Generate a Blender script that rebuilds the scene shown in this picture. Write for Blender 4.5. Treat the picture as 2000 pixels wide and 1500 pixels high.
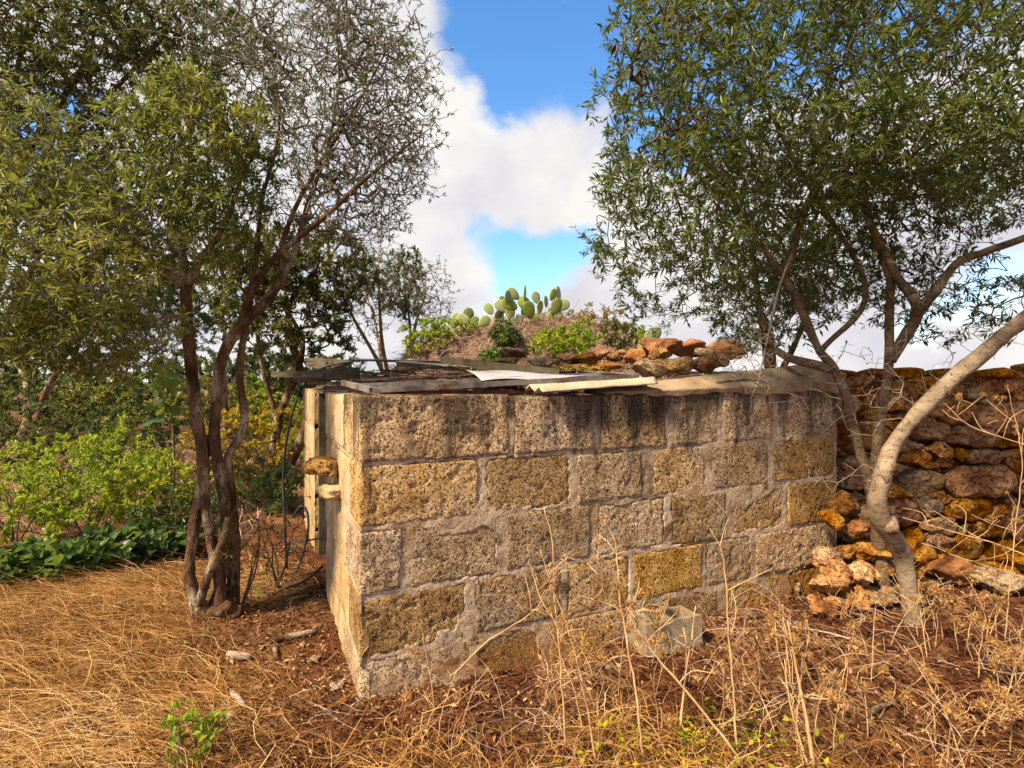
import bpy, math, random
import numpy as np
from mathutils import Vector, Matrix
R = math.radians
rng = np.random.default_rng(7)
random.seed(7)
scene = bpy.context.scene
for o in list(bpy.data.objects): bpy.data.objects.remove(o)
col = scene.collection

# ------------------------------------------------------------------ camera, world, sun, exposure
EYE, FPX, HZ = 1.6, 1060.0, 745.0
cam = bpy.data.cameras.new('camera'); camo = bpy.data.objects.new('camera', cam); col.objects.link(camo)
camo.location = (0, 0, EYE); camo.rotation_euler = (R(90), 0, 0)
cam.sensor_width = 36; cam.lens = 36 * FPX / 2000; cam.shift_y = -0.0025; cam.clip_start = 0.05; cam.clip_end = 3000
scene.camera = camo

SUN_EL, SUN_AZ = 46.0, 230.0          # azimuth clockwise from +Y: the sun stands behind the left shoulder
world = bpy.data.worlds.new('World'); scene.world = world; world.use_nodes = True
wn, wl = world.node_tree.nodes, world.node_tree.links; wn.clear()
def W(t, **k):
    n = wn.new(t)
    for a, b in k.items(): setattr(n, a, b)
    return n
out = W('ShaderNodeOutputWorld'); mixs = W('ShaderNodeMixShader'); b1 = W('ShaderNodeBackground'); b2 = W('ShaderNodeBackground')
sky = W('ShaderNodeTexSky', sky_type='NISHITA', sun_disc=False, sun_elevation=R(SUN_EL), sun_rotation=R(SUN_AZ), altitude=0, air_density=1.1, dust_density=0.0, ozone_density=3.5)
b1.inputs['Strength'].default_value = 0.13
hs_ = W('ShaderNodeHueSaturation'); hs_.inputs['Saturation'].default_value = 1.2; wl.new(sky.outputs[0], hs_.inputs['Color']); wl.new(hs_.outputs[0], b1.inputs['Color'])
tc = W('ShaderNodeTexCoord'); mp = W('ShaderNodeMapping'); mp.inputs['Scale'].default_value = (1.0, 1.0, 1.5)
CLOUD_OFF = (0.21, 8.11, -6.41)
mp.inputs['Location'].default_value = CLOUD_OFF; mp.inputs['Rotation'].default_value = (0, 0, R(-6))
wl.new(tc.outputs['Generated'], mp.inputs['Vector'])
n1 = W('ShaderNodeTexNoise'); n1.inputs['Scale'].default_value = 2.6; n1.inputs['Detail'].default_value = 9; n1.inputs['Roughness'].default_value = 0.52; n1.inputs['Distortion'].default_value = 0.25
wl.new(mp.outputs[0], n1.inputs['Vector'])
sx = W('ShaderNodeSeparateXYZ'); wl.new(tc.outputs['Generated'], sx.inputs[0])
hb = W('ShaderNodeMapRange'); hb.inputs['From Min'].default_value = 0.0; hb.inputs['From Max'].default_value = 0.46; hb.inputs['To Min'].default_value = 0.18; hb.inputs['To Max'].default_value = 0.0
wl.new(sx.outputs['Z'], hb.inputs['Value'])
ad = W('ShaderNodeMath', operation='ADD'); wl.new(n1.outputs['Fac'], ad.inputs[0]); wl.new(hb.outputs[0], ad.inputs[1])
cr = W('ShaderNodeValToRGB'); cr.color_ramp.elements[0].position = 0.445; cr.color_ramp.elements[1].position = 0.535; cr.color_ramp.interpolation = 'EASE'
wl.new(ad.outputs[0], cr.inputs[0])
n2 = W('ShaderNodeTexNoise'); n2.inputs['Scale'].default_value = 4.5; n2.inputs['Detail'].default_value = 6
wl.new(mp.outputs[0], n2.inputs['Vector'])
cc = W('ShaderNodeValToRGB'); cc.color_ramp.elements[0].position = 0.36; cc.color_ramp.elements[0].color = (0.74, 0.73, 0.81, 1); cc.color_ramp.elements[1].position = 0.60; cc.color_ramp.elements[1].color = (1, 0.975, 0.94, 1)
wl.new(n2.outputs['Fac'], cc.inputs[0]); wl.new(cc.outputs[0], b2.inputs['Color']); b2.inputs['Strength'].default_value = 0.47
wl.new(cr.outputs[0], mixs.inputs[0]); wl.new(b1.outputs[0], mixs.inputs[1]); wl.new(b2.outputs[0], mixs.inputs[2]); wl.new(mixs.outputs[0], out.inputs[0])

sun = bpy.data.lights.new('sun', 'SUN'); sun.energy = 5.0; sun.angle = R(5); sun.color = (1, 0.83, 0.59)
suno = bpy.data.objects.new('sun', sun); col.objects.link(suno)
sd = Vector((math.sin(R(SUN_AZ)) * math.cos(R(SUN_EL)), math.cos(R(SUN_AZ)) * math.cos(R(SUN_EL)), math.sin(R(SUN_EL))))
suno.rotation_euler = sd.to_track_quat('Z', 'Y').to_euler()
scene.view_settings.view_transform = 'Standard'; scene.view_settings.look = 'None'
scene.view_settings.exposure = 1.05; scene.view_settings.gamma = 1.0

# ------------------------------------------------------------------ helpers
def P(u, v, Y): return np.array(((u - 1000) / FPX * Y, Y, EYE - (v - HZ) / FPX * Y))
def hashn(ix, iy, iz, seed):
    h = (ix.astype(np.int64) * 374761393 + iy.astype(np.int64) * 668265263 + iz.astype(np.int64) * 2147483647 + seed * 974711) & 0xffffffff
    h = ((h ^ (h >> 13)) * 1274126177) & 0xffffffff
    h = ((h ^ (h >> 16)) * 2246822519) & 0xffffffff
    return ((h ^ (h >> 15)) & 0xffff) / 65535.0
def vnoise(p, seed=0):
    p = np.asarray(p, float); i = np.floor(p).astype(np.int64); f = p - i; f = f * f * (3 - 2 * f)
    r = 0
    for a in (0, 1):
        for b in (0, 1):
            for c in (0, 1):
                w = (f[:, 0] if a else 1 - f[:, 0]) * (f[:, 1] if b else 1 - f[:, 1]) * (f[:, 2] if c else 1 - f[:, 2])
                r = r + w * hashn(i[:, 0] + a, i[:, 1] + b, i[:, 2] + c, seed)
    return r * 2 - 1
def fbm(p, scale, octv=4, seed=0, gain=0.5):
    p = np.asarray(p, float) * scale; r = 0; a = 1; s = 0
    for k in range(octv):
        r = r + a * vnoise(p, seed + k * 17); s += a; a *= gain; p = p * 2.03 + 5.7
    return r / s
def norm(v): return v / np.maximum(np.linalg.norm(v, axis=-1, keepdims=True), 1e-9)

def link(o, parent=None):
    col.objects.link(o)
    if parent is not None: o.parent = parent
    return o
def mesh_data(name, V, F, mat=None, smooth=True, tint=None):
    """F: list of (m,k) int arrays"""
    me = bpy.data.meshes.new(name); V = np.asarray(V, np.float32)
    me.vertices.add(len(V)); me.vertices.foreach_set('co', V.ravel())
    F = [np.asarray(f, np.int32) for f in (F if isinstance(F, list) else [F]) if len(f)]
    nl = sum(f.size for f in F); npoly = sum(len(f) for f in F)
    me.loops.add(nl); me.polygons.add(npoly)
    me.loops.foreach_set('vertex_index', np.concatenate([f.ravel() for f in F]))
    tot = np.concatenate([np.full(len(f), f.shape[1], np.int32) for f in F])
    st = np.concatenate([[0], np.cumsum(tot)[:-1]]).astype(np.int32)
    me.polygons.foreach_set('loop_start', st)
    try: me.polygons.foreach_set('loop_total', tot)
    except Exception: pass
    me.polygons.foreach_set('use_smooth', np.full(npoly, smooth, bool))
    if tint is not None:
        a = me.attributes.new('tint', 'FLOAT', 'POINT'); a.data.foreach_set('value', np.asarray(tint, np.float32))
    if mat: me.materials.append(mat)
    me.update(calc_edges=True)
    return me
def obj(name, V, F, mat, parent=None, smooth=True, tint=None):
    return link(bpy.data.objects.new(name, mesh_data(name, V, F, mat, smooth, tint)), parent)
def empty(name, loc=(0, 0, 0)):
    o = bpy.data.objects.new(name, None); o.location = tuple(float(x) for x in loc); o.empty_display_size = 0.1
    return link(o)
def tag(o, label=None, cat=None, group=None, kind=None):
    if label: o['label'] = label
    if cat: o['category'] = cat
    if group: o['group'] = group
    if kind: o['kind'] = kind
    return o
def rel(V, root): return np.asarray(V, float) - np.array(root.location)

# ------------------------------------------------------------------ materials
def new_mat(name):
    m = bpy.data.materials.new(name); m.use_nodes = True; nt = m.node_tree; nt.nodes.clear()
    o = nt.nodes.new('ShaderNodeOutputMaterial'); return m, nt, o
def N(nt, t, **k):
    n = nt.nodes.new(t)
    for a, b in k.items():
        if a in n.inputs: n.inputs[a].default_value = b
        else: setattr(n, a, b)
    return n
def ramp(nt, src, stops):
    r = nt.nodes.new('ShaderNodeValToRGB'); e = r.color_ramp.elements
    while len(e) < len(stops): e.new(0.5)
    for el, (p, c) in zip(e, stops): el.position = p; el.color = (*c, 1)
    nt.links.new(src, r.inputs[0]); return r
def mixc(nt, fac, a, b, mode='MIX'):
    m = nt.nodes.new('ShaderNodeMix'); m.data_type = 'RGBA'; m.blend_type = mode
    for s, x in ((0, fac), (6, a), (7, b)):
        if hasattr(x, 'is_linked') or hasattr(x, 'node'): nt.links.new(x, m.inputs[s])
        else: m.inputs[s].default_value = x if s == 0 else (*x, 1)
    return m.outputs[2]
def pmat(name, stops, scale=4, rough=0.9, bump=None, pits=None, stain=False, spots=None, patches=None, objrand=0.0, spec=0.2, metallic=0, detail=6, stretch=None, coords='world'):
    m, nt, o = new_mat(name); L = nt.links
    if coords == 'world': src = N(nt, 'ShaderNodeNewGeometry').outputs['Position']
    else: src = N(nt, 'ShaderNodeTexCoord').outputs['Object']
    if stretch:
        mp_ = N(nt, 'ShaderNodeMapping'); mp_.inputs['Scale'].default_value = stretch; L.new(src, mp_.inputs[0]); src = mp_.outputs[0]
    n = N(nt, 'ShaderNodeTexNoise', Scale=scale, Detail=detail, Roughness=0.6); L.new(src, n.inputs['Vector'])
    c = ramp(nt, n.outputs['Fac'], stops).outputs[0]
    if patches:                     # (scale, lo, hi, colour): broad weathering
        for sc, lo, hi, pc in patches:
            n2 = N(nt, 'ShaderNodeTexNoise', Scale=sc, Detail=5, Roughness=0.6); L.new(src, n2.inputs['Vector'])
            f = ramp(nt, n2.outputs['Fac'], [(lo, (0, 0, 0)), (hi, (1, 1, 1))]).outputs[0]
            c = mixc(nt, f, c, pc)
    if spots:                       # (scale, lo, hi, colour): fine specks
        for sc, lo, hi, pc in spots:
            n3 = N(nt, 'ShaderNodeTexNoise', Scale=sc, Detail=3, Roughness=0.55); L.new(src, n3.inputs['Vector'])
            f = ramp(nt, n3.outputs['Fac'], [(lo, (0, 0, 0)), (hi, (1, 1, 1))]).outputs[0]
            c = mixc(nt, f, c, pc)
    if stain:                       # black streaks of lichen and soot running down from the wall top, rusty earth splashed at the foot
        mp2 = N(nt, 'ShaderNodeMapping'); mp2.inputs['Scale'].default_value = (1, 1, 0.22); L.new(src, mp2.inputs[0])
        ns = N(nt, 'ShaderNodeTexNoise', Scale=5.5, Detail=7, Roughness=0.7); L.new(mp2.outputs[0], ns.inputs['Vector'])
        sp = N(nt, 'ShaderNodeSeparateXYZ'); L.new(src, sp.inputs[0])
        zr = N(nt, 'ShaderNodeMapRange'); zr.inputs['From Min'].default_value = 0.85; zr.inputs['From Max'].default_value = 1.5; zr.inputs['To Min'].default_value = -0.16; zr.inputs['To Max'].default_value = 0.14; L.new(sp.outputs['Z'], zr.inputs[0])
        sm = N(nt, 'ShaderNodeMath', operation='ADD'); L.new(ns.outputs['Fac'], sm.inputs[0]); L.new(zr.outputs[0], sm.inputs[1])
        c = mixc(nt, ramp(nt, sm.outputs[0], [(0.54, (0, 0, 0)), (0.68, (0.85, 0.85, 0.85))]).outputs[0], c, (0.045, 0.032, 0.022))
        zr2 = N(nt, 'ShaderNodeMapRange'); zr2.inputs['From Min'].default_value = 0.0; zr2.inputs['From Max'].default_value = 0.55; zr2.inputs['To Min'].default_value = 0.12; zr2.inputs['To Max'].default_value = -0.2; L.new(sp.outputs['Z'], zr2.inputs[0])
        nf = N(nt, 'ShaderNodeTexNoise', Scale=3.0, Detail=6, Roughness=0.65); L.new(src, nf.inputs['Vector'])
        sf = N(nt, 'ShaderNodeMath', operation='ADD'); L.new(nf.outputs['Fac'], sf.inputs[0]); L.new(zr2.outputs[0], sf.inputs[1])
        c = mixc(nt, ramp(nt, sf.outputs[0], [(0.5, (0, 0, 0)), (0.66, (0.7, 0.7, 0.7))]).outputs[0], c, (0.33, 0.15, 0.045))
    if objrand:
        oi = N(nt, 'ShaderNodeObjectInfo'); hs = N(nt, 'ShaderNodeHueSaturation'); L.new(c, hs.inputs['Color'])
        mr = N(nt, 'ShaderNodeMapRange'); mr.inputs['To Min'].default_value = 1 - objrand; mr.inputs['To Max'].default_value = 1 + objrand
        L.new(oi.outputs['Random'], mr.inputs[0]); L.new(mr.outputs[0], hs.inputs['Value'])
        m2 = N(nt, 'ShaderNodeMath', operation='MULTIPLY_ADD'); m2.inputs[1].default_value = 7.31; m2.inputs[2].default_value = 0; L.new(oi.outputs['Random'], m2.inputs[0])
        fr = N(nt, 'ShaderNodeMath', operation='FRACT'); L.new(m2.outputs[0], fr.inputs[0])
        mr2 = N(nt, 'ShaderNodeMapRange'); mr2.inputs['To Min'].default_value = 1 - objrand; mr2.inputs['To Max'].default_value = 1 + objrand * 0.6
        L.new(fr.outputs[0], mr2.inputs[0]); L.new(mr2.outputs[0], hs.inputs['Saturation']); c = hs.outputs[0]
    b = N(nt, 'ShaderNodeBsdfPrincipled', Roughness=rough, Metallic=metallic); b.inputs['Specular IOR Level'].default_value = spec
    L.new(c, b.inputs['Base Color'])
    if bump or pits:
        prev = None
        for sc, lo, hi, st, dist in (pits or []):
            nb = N(nt, 'ShaderNodeTexNoise', Scale=sc, Detail=3, Roughness=0.6); L.new(src, nb.inputs['Vector'])
            rp = ramp(nt, nb.outputs['Fac'], [(lo, (0, 0, 0)), (hi, (1, 1, 1))]); bn = N(nt, 'ShaderNodeBump', Strength=st, Distance=dist); L.new(rp.outputs[0], bn.inputs['Height'])
            if prev: L.new(prev, bn.inputs['Normal'])
            prev = bn.outputs[0]
        for sc, st, dist in (bump or []):
            nb = N(nt, 'ShaderNodeTexNoise', Scale=sc, Detail=5, Roughness=0.65); L.new(src, nb.inputs['Vector'])
            bn = N(nt, 'ShaderNodeBump', Strength=st, Distance=dist); L.new(nb.outputs['Fac'], bn.inputs['Height'])
            if prev: L.new(prev, bn.inputs['Normal'])
            prev = bn.outputs[0]
        L.new(prev, b.inputs['Normal'])
    L.new(b.outputs[0], o.inputs[0]); return m
def leafmat(name, stops, transl=0.35, rough=0.5, spec=0.3, tl=(0.5, 0.6, 0.1), vary=0.5):
    m, nt, o = new_mat(name); L = nt.links
    at = N(nt, 'ShaderNodeAttribute', attribute_name='tint')
    c = ramp(nt, at.outputs['Fac'], stops).outputs[0]
    b = N(nt, 'ShaderNodeBsdfPrincipled', Roughness=rough); b.inputs['Specular IOR Level'].default_value = spec
    L.new(c, b.inputs['Base Color'])
    if transl > 0:
        t = N(nt, 'ShaderNodeBsdfTranslucent'); L.new(mixc(nt, 0.5, c, tl), t.inputs['Color'])
        mx = N(nt, 'ShaderNodeMixShader'); mx.inputs[0].default_value = transl
        L.new(b.outputs[0], mx.inputs[1]); L.new(t.outputs[0], mx.inputs[2]); L.new(mx.outputs[0], o.inputs[0])
    else: L.new(b.outputs[0], o.inputs[0])
    return m

M = {}
M['soil'] = pmat('soil', [(0.3, (0.035, 0.010, 0.004)), (0.5, (0.095, 0.028, 0.008)), (0.7, (0.19, 0.07, 0.022))], 9, 0.95, bump=[(60, 0.8, 0.02), (14, 0.7, 0.05)],
                 patches=[(0.9, 0.48, 0.62, (0.24, 0.12, 0.05))], spots=[(90, 0.62, 0.68, (0.30, 0.17, 0.075))])
M['mound'] = pmat('mound_soil', [(0.3, (0.07, 0.038, 0.022)), (0.7, (0.26, 0.16, 0.11))], 6, 0.95, bump=[(30, 1, 0.05)])
M['block'] = pmat('pitted_block', [(0.30, (0.25, 0.118, 0.032)), (0.46, (0.50, 0.285, 0.098)), (0.62, (0.66, 0.425, 0.185))], 7, 0.95,
                  bump=[(120, 0.9, 0.010), (45, 0.8, 0.014)], pits=[(75, 0.38, 0.46, 1.0, 0.016)], stain=True, patches=[(1.6, 0.50, 0.66, (0.52, 0.365, 0.22)), (3.4, 0.62, 0.74, (0.10, 0.065, 0.036))],
                  spots=[(60, 0.55, 0.61, (0.12, 0.068, 0.028)), (110, 0.57, 0.62, (0.045, 0.027, 0.012)), (130, 0.60, 0.66, (0.60, 0.46, 0.29))], objrand=0.24, spec=0.1)
M['mortar'] = pmat('mortar', [(0.3, (0.23, 0.155, 0.095)), (0.5, (0.46, 0.335, 0.225)), (0.7, (0.58, 0.44, 0.315))], 5, 0.92,
                   bump=[(110, 0.8, 0.006), (30, 0.7, 0.010)], pits=[(60, 0.30, 0.38, 0.8, 0.01)], stain=True, patches=[(1.7, 0.50, 0.66, (0.30, 0.17, 0.07)), (4.5, 0.60, 0.66, (0.12, 0.07, 0.035))], spots=[(90, 0.58, 0.64, (0.13, 0.085, 0.05)), (140, 0.6, 0.66, (0.5, 0.38, 0.26))], spec=0.1)
M['plaster'] = pmat('weathered_face', [(0.3, (0.24, 0.14, 0.05)), (0.5, (0.45, 0.31, 0.15)), (0.7, (0.60, 0.46, 0.27))], 5, 0.93,
                    bump=[(70, 0.9, 0.012), (20, 0.8, 0.02)], stretch=(1, 1, 0.35), patches=[(3, 0.55, 0.66, (0.44, 0.36, 0.26))], spots=[(70, 0.62, 0.68, (0.12, 0.07, 0.03))], objrand=0.08)
M['cap'] = pmat('concrete_cap', [(0.3, (0.20, 0.125, 0.06)), (0.7, (0.44, 0.33, 0.21))], 5, 0.93, bump=[(90, 0.9, 0.01)], spots=[(90, 0.62, 0.68, (0.09, 0.06, 0.03))])
M['wallstone'] = pmat('wall_stone', [(0.30, (0.13, 0.036, 0.007)), (0.48, (0.42, 0.165, 0.035)), (0.66, (0.64, 0.34, 0.10))], 7, 0.93,
                      bump=[(60, 1.0, 0.02), (22, 0.9, 0.03)], patches=[(3, 0.58, 0.70, (0.46, 0.27, 0.11))], pits=[(30, 0.36, 0.46, 1.0, 0.03)], spots=[(45, 0.59, 0.66, (0.07, 0.024, 0.007))], objrand=0.22, spec=0.1)
M['palestone'] = pmat('pale_stone', [(0.3, (0.22, 0.115, 0.04)), (0.7, (0.52, 0.35, 0.18))], 9, 0.93, bump=[(60, 1.0, 0.02), (20, 1.0, 0.04)], pits=[(30, 0.36, 0.46, 1.0, 0.03)], spots=[(50, 0.6, 0.66, (0.10, 0.05, 0.02))], objrand=0.2)
M['redstone'] = pmat('red_stone', [(0.3, (0.22, 0.07, 0.02)), (0.55, (0.48, 0.20, 0.06)), (0.75, (0.60, 0.36, 0.17))], 9, 0.93, bump=[(50, 1.0, 0.03), (18, 0.8, 0.04)], objrand=0.2)
M['wallcore'] = pmat('wall_earth', [(0.3, (0.06, 0.02, 0.008)), (0.7, (0.16, 0.06, 0.02))], 9, 0.95, bump=[(40, 1, 0.03)])
M['cinder'] = pmat('grey_concrete', [(0.3, (0.20, 0.14, 0.08)), (0.7, (0.38, 0.29, 0.185))], 12, 0.95, bump=[(110, 1, 0.01)], spots=[(90, 0.6, 0.66, (0.10, 0.08, 0.05))])
M['asbestos'] = pmat('fibre_cement', [(0.3, (0.34, 0.26, 0.17)), (0.7, (0.56, 0.47, 0.34))], 6, 0.9, bump=[(80, 0.5, 0.004)], spots=[(40, 0.64, 0.66, (0.2, 0.16, 0.08))])
M['zinc'] = pmat('grey_sheet', [(0.3, (0.26, 0.245, 0.25)), (0.7, (0.40, 0.38, 0.385))], 4, 0.6, bump=[(6, 0.4, 0.02)], spec=0.3)
M['steel'] = pmat('old_steel', [(0.35, (0.07, 0.055, 0.045)), (0.6, (0.26, 0.225, 0.19))], 7, 0.65, bump=[(60, 0.5, 0.004)], patches=[(6, 0.56, 0.66, (0.11, 0.03, 0.012))], spec=0.4, metallic=0.2)
M['rust'] = pmat('rusty_steel', [(0.35, (0.05, 0.016, 0.008)), (0.65, (0.20, 0.06, 0.025))], 12, 0.8, bump=[(60, 0.6, 0.004)])
M['darkwood'] = pmat('weathered_wood', [(0.3, (0.05, 0.038, 0.026)), (0.7, (0.21, 0.165, 0.12))], 9, 0.9, bump=[(50, 0.8, 0.006)], stretch=(1, 1, 5))
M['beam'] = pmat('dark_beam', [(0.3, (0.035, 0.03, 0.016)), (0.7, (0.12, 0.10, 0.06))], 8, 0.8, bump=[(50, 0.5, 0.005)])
M['cable'] = pmat('black_rubber', [(0.3, (0.012, 0.014, 0.016)), (0.7, (0.03, 0.034, 0.036))], 12, 0.5, spec=0.4)
M['bark_light'] = pmat('pale_bark', [(0.32, (0.09, 0.052, 0.028)), (0.5, (0.20, 0.135, 0.08)), (0.68, (0.33, 0.245, 0.16))], 7, 0.92, bump=[(90, 0.9, 0.008), (26, 1.0, 0.02)], pits=[(34, 0.36, 0.44, 1.0, 0.014)], stretch=(0.9, 0.9, 1.3),
                       patches=[(2.2, 0.5, 0.66, (0.17, 0.105, 0.055)), (9, 0.60, 0.70, (0.09, 0.055, 0.03))], spots=[(70, 0.60, 0.66, (0.12, 0.08, 0.045))])
M['bark_pale'] = pmat('smooth_pale_bark', [(0.32, (0.13, 0.085, 0.05)), (0.5, (0.28, 0.205, 0.135)), (0.68, (0.42, 0.33, 0.225))], 6, 0.9, bump=[(90, 0.8, 0.006), (26, 0.8, 0.014)], pits=[(34, 0.33, 0.40, 1.0, 0.012)], stretch=(0.9, 0.9, 1.2), patches=[(2.2, 0.54, 0.68, (0.20, 0.125, 0.065)), (9, 0.62, 0.70, (0.12, 0.075, 0.04))])
M['bark_brown'] = pmat('brown_bark', [(0.32, (0.035, 0.016, 0.007)), (0.5, (0.11, 0.055, 0.026)), (0.68, (0.22, 0.145, 0.08))], 9, 0.92, bump=[(60, 1, 0.012), (20, 0.8, 0.02)], stretch=(1, 1, 0.5),
                       patches=[(5, 0.52, 0.62, (0.36, 0.29, 0.20))], spots=[(60, 0.56, 0.64, (0.05, 0.032, 0.018))])
M['bark_yellow'] = pmat('lichen_bark', [(0.3, (0.12, 0.075, 0.025)), (0.7, (0.42, 0.27, 0.08))], 8, 0.92, bump=[(60, 1, 0.01)])
M['twig_grey'] = pmat('grey_twig', [(0.3, (0.10, 0.085, 0.075)), (0.7, (0.26, 0.225, 0.20))], 20, 0.9)
M['twig_brown'] = pmat('brown_twig', [(0.3, (0.05, 0.032, 0.018)), (0.7, (0.15, 0.105, 0.06))], 20, 0.9)
M['twig_dead'] = pmat('dead_twig', [(0.3, (0.22, 0.16, 0.12)), (0.7, (0.46, 0.37, 0.30))], 20, 0.9)
M['leaf_olive'] = leafmat('olive_leaf', [(0.0, (0.008, 0.018, 0.003)), (0.45, (0.036, 0.060, 0.009)), (0.8, (0.13, 0.16, 0.03)), (1.0, (0.26, 0.27, 0.10))], 0.25, 0.42, 0.45)
M['leaf_yellowgreen'] = leafmat('young_olive_leaf', [(0.0, (0.018, 0.024, 0.003)), (0.45, (0.09, 0.10, 0.012)), (0.8, (0.30, 0.25, 0.04)), (1.0, (0.48, 0.37, 0.10))], 0.3, 0.45, 0.4)
M['leaf_dusky'] = leafmat('dusky_leaf', [(0.0, (0.012, 0.012, 0.004)), (0.45, (0.055, 0.052, 0.013)), (0.8, (0.14, 0.12, 0.035)), (1.0, (0.27, 0.22, 0.10))], 0.2, 0.5, 0.3)
M['leaf_dark'] = leafmat('dark_leaf', [(0.0, (0.010, 0.022, 0.006)), (0.6, (0.035, 0.06, 0.014)), (1.0, (0.10, 0.12, 0.03))], 0.2, 0.45, 0.35)
M['leaf_lime'] = leafmat('lime_leaf', [(0.0, (0.05, 0.11, 0.004)), (0.35, (0.20, 0.30, 0.006)), (0.7, (0.38, 0.40, 0.012)), (1.0, (0.62, 0.46, 0.02))], 0.45, 0.5, 0.25)
M['leaf_green'] = leafmat('green_leaf', [(0.0, (0.02, 0.055, 0.012)), (0.6, (0.05, 0.11, 0.02)), (1.0, (0.14, 0.20, 0.03))], 0.3, 0.4, 0.4)
M['leaf_gold'] = leafmat('gold_leaf', [(0.0, (0.16, 0.10, 0.008)), (0.5, (0.42, 0.26, 0.012)), (1.0, (0.65, 0.42, 0.03))], 0.4, 0.5, 0.2)
M['leaf_rust'] = leafmat('rust_leaf', [(0.0, (0.10, 0.05, 0.012)), (0.5, (0.26, 0.13, 0.03)), (1.0, (0.45, 0.27, 0.06))], 0.3, 0.6, 0.2)
M['straw'] = leafmat('straw', [(0.0, (0.12, 0.045, 0.010)), (0.4, (0.36, 0.165, 0.038)), (0.8, (0.60, 0.335, 0.105)), (1.0, (0.76, 0.54, 0.27))], 0.2, 0.6, 0.2, (0.5, 0.35, 0.1))
M['brush'] = leafmat('pink_brush', [(0.0, (0.20, 0.11, 0.07)), (0.5, (0.42, 0.28, 0.20)), (1.0, (0.62, 0.47, 0.36))], 0.1, 0.7, 0.1, (0.5, 0.35, 0.2))
M['litter'] = leafmat('leaf_litter', [(0.0, (0.016, 0.005, 0.002)), (0.5, (0.07, 0.022, 0.007)), (0.8, (0.22, 0.09, 0.03)), (1.0, (0.46, 0.28, 0.13))], 0.0, 0.75, 0.15)
M['weed'] = pmat('dry_stem', [(0.3, (0.34, 0.18, 0.07)), (0.7, (0.62, 0.42, 0.22))], 14, 0.8)
M['head'] = pmat('dry_head', [(0.3, (0.14, 0.06, 0.016)), (0.7, (0.46, 0.26, 0.09))], 30, 0.85)
M['pad'] = pmat('cactus_pad', [(0.3, (0.10, 0.15, 0.03)), (0.7, (0.27, 0.30, 0.09))], 5, 0.5, spots=[(40, 0.66, 0.7, (0.4, 0.4, 0.2))], objrand=0.35, spec=0.3)
M['moss'] = leafmat('yellow_moss', [(0.0, (0.12, 0.08, 0.01)), (1.0, (0.42, 0.28, 0.03))], 0.0, 0.9, 0.1)
#SKYTEST_STOP

# ------------------------------------------------------------------ ground
def gz(x, y):
    p = np.stack([x, y, np.zeros_like(x)], -1)
    near = np.exp(-np.maximum(0, np.hypot(x, y - 4) - 8) / 10)
    z = (0.05 * fbm(p, 0.9, 3, 3) + 0.025 * fbm(p, 4.5, 3, 5)) * (0.3 + 0.7 * near)
    z = z + 0.04 * np.exp(-((x + 2.6) ** 2 + (y - 2.6) ** 2) / 1.2)
    z = z - 0.04 + 0.10 * np.clip((x - 1.6) / 2.5, 0, 1) * np.clip((y - 2.0) / 2, 0, 1)
    z = z + 0.06 * np.clip((y - 5) / 6, 0, 1)
    return z
def axis(lo, hi, step, far, grow_=1.35):
    a = list(np.arange(lo, hi + 1e-6, step)); s = step
    while a[-1] < far: s *= grow_; a.append(a[-1] + s)
    s = step; b = [lo]
    while b[-1] > -far: s *= grow_; b.append(b[-1] - s)
    return np.array(b[:0:-1] + a)
gx = axis(-6.5, 5.5, 0.04, 1500); gy = axis(1.0, 8.0, 0.04, 1500)
X, Y = np.meshgrid(gx, gy)
def gridfaces(nx, ny):
    i = np.arange(nx * ny).reshape(ny, nx)
    return np.stack([i[:-1, :-1], i[:-1, 1:], i[1:, 1:], i[1:, :-1]], -1).reshape(-1, 4)
V = np.stack([X.ravel(), Y.ravel(), gz(X.ravel(), Y.ravel())], -1)
nearm = (np.abs(V[:, 0]) < 6) & (V[:, 1] > 1) & (V[:, 1] < 8)
V[nearm, 2] += 0.012 * fbm(V[nearm], 16, 3, 9)
tag(obj('ground', V, gridfaces(len(gx), len(gy)), M['soil']), kind='structure')
def G1(u, v):
    Yd = EYE * FPX / (v - HZ); x = (u - 1000) / FPX * Yd
    for _ in range(4):
        z = float(gz(np.array([x]), np.array([Yd]))[0]); Yd = (EYE - z) * FPX / (v - HZ); x = (u - 1000) / FPX * Yd
    return np.array([x, Yd, float(gz(np.array([x]), np.array([Yd]))[0])])
def gpt(x, y): return np.array([x, y, float(gz(np.array([x]), np.array([y]))[0])])

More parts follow.
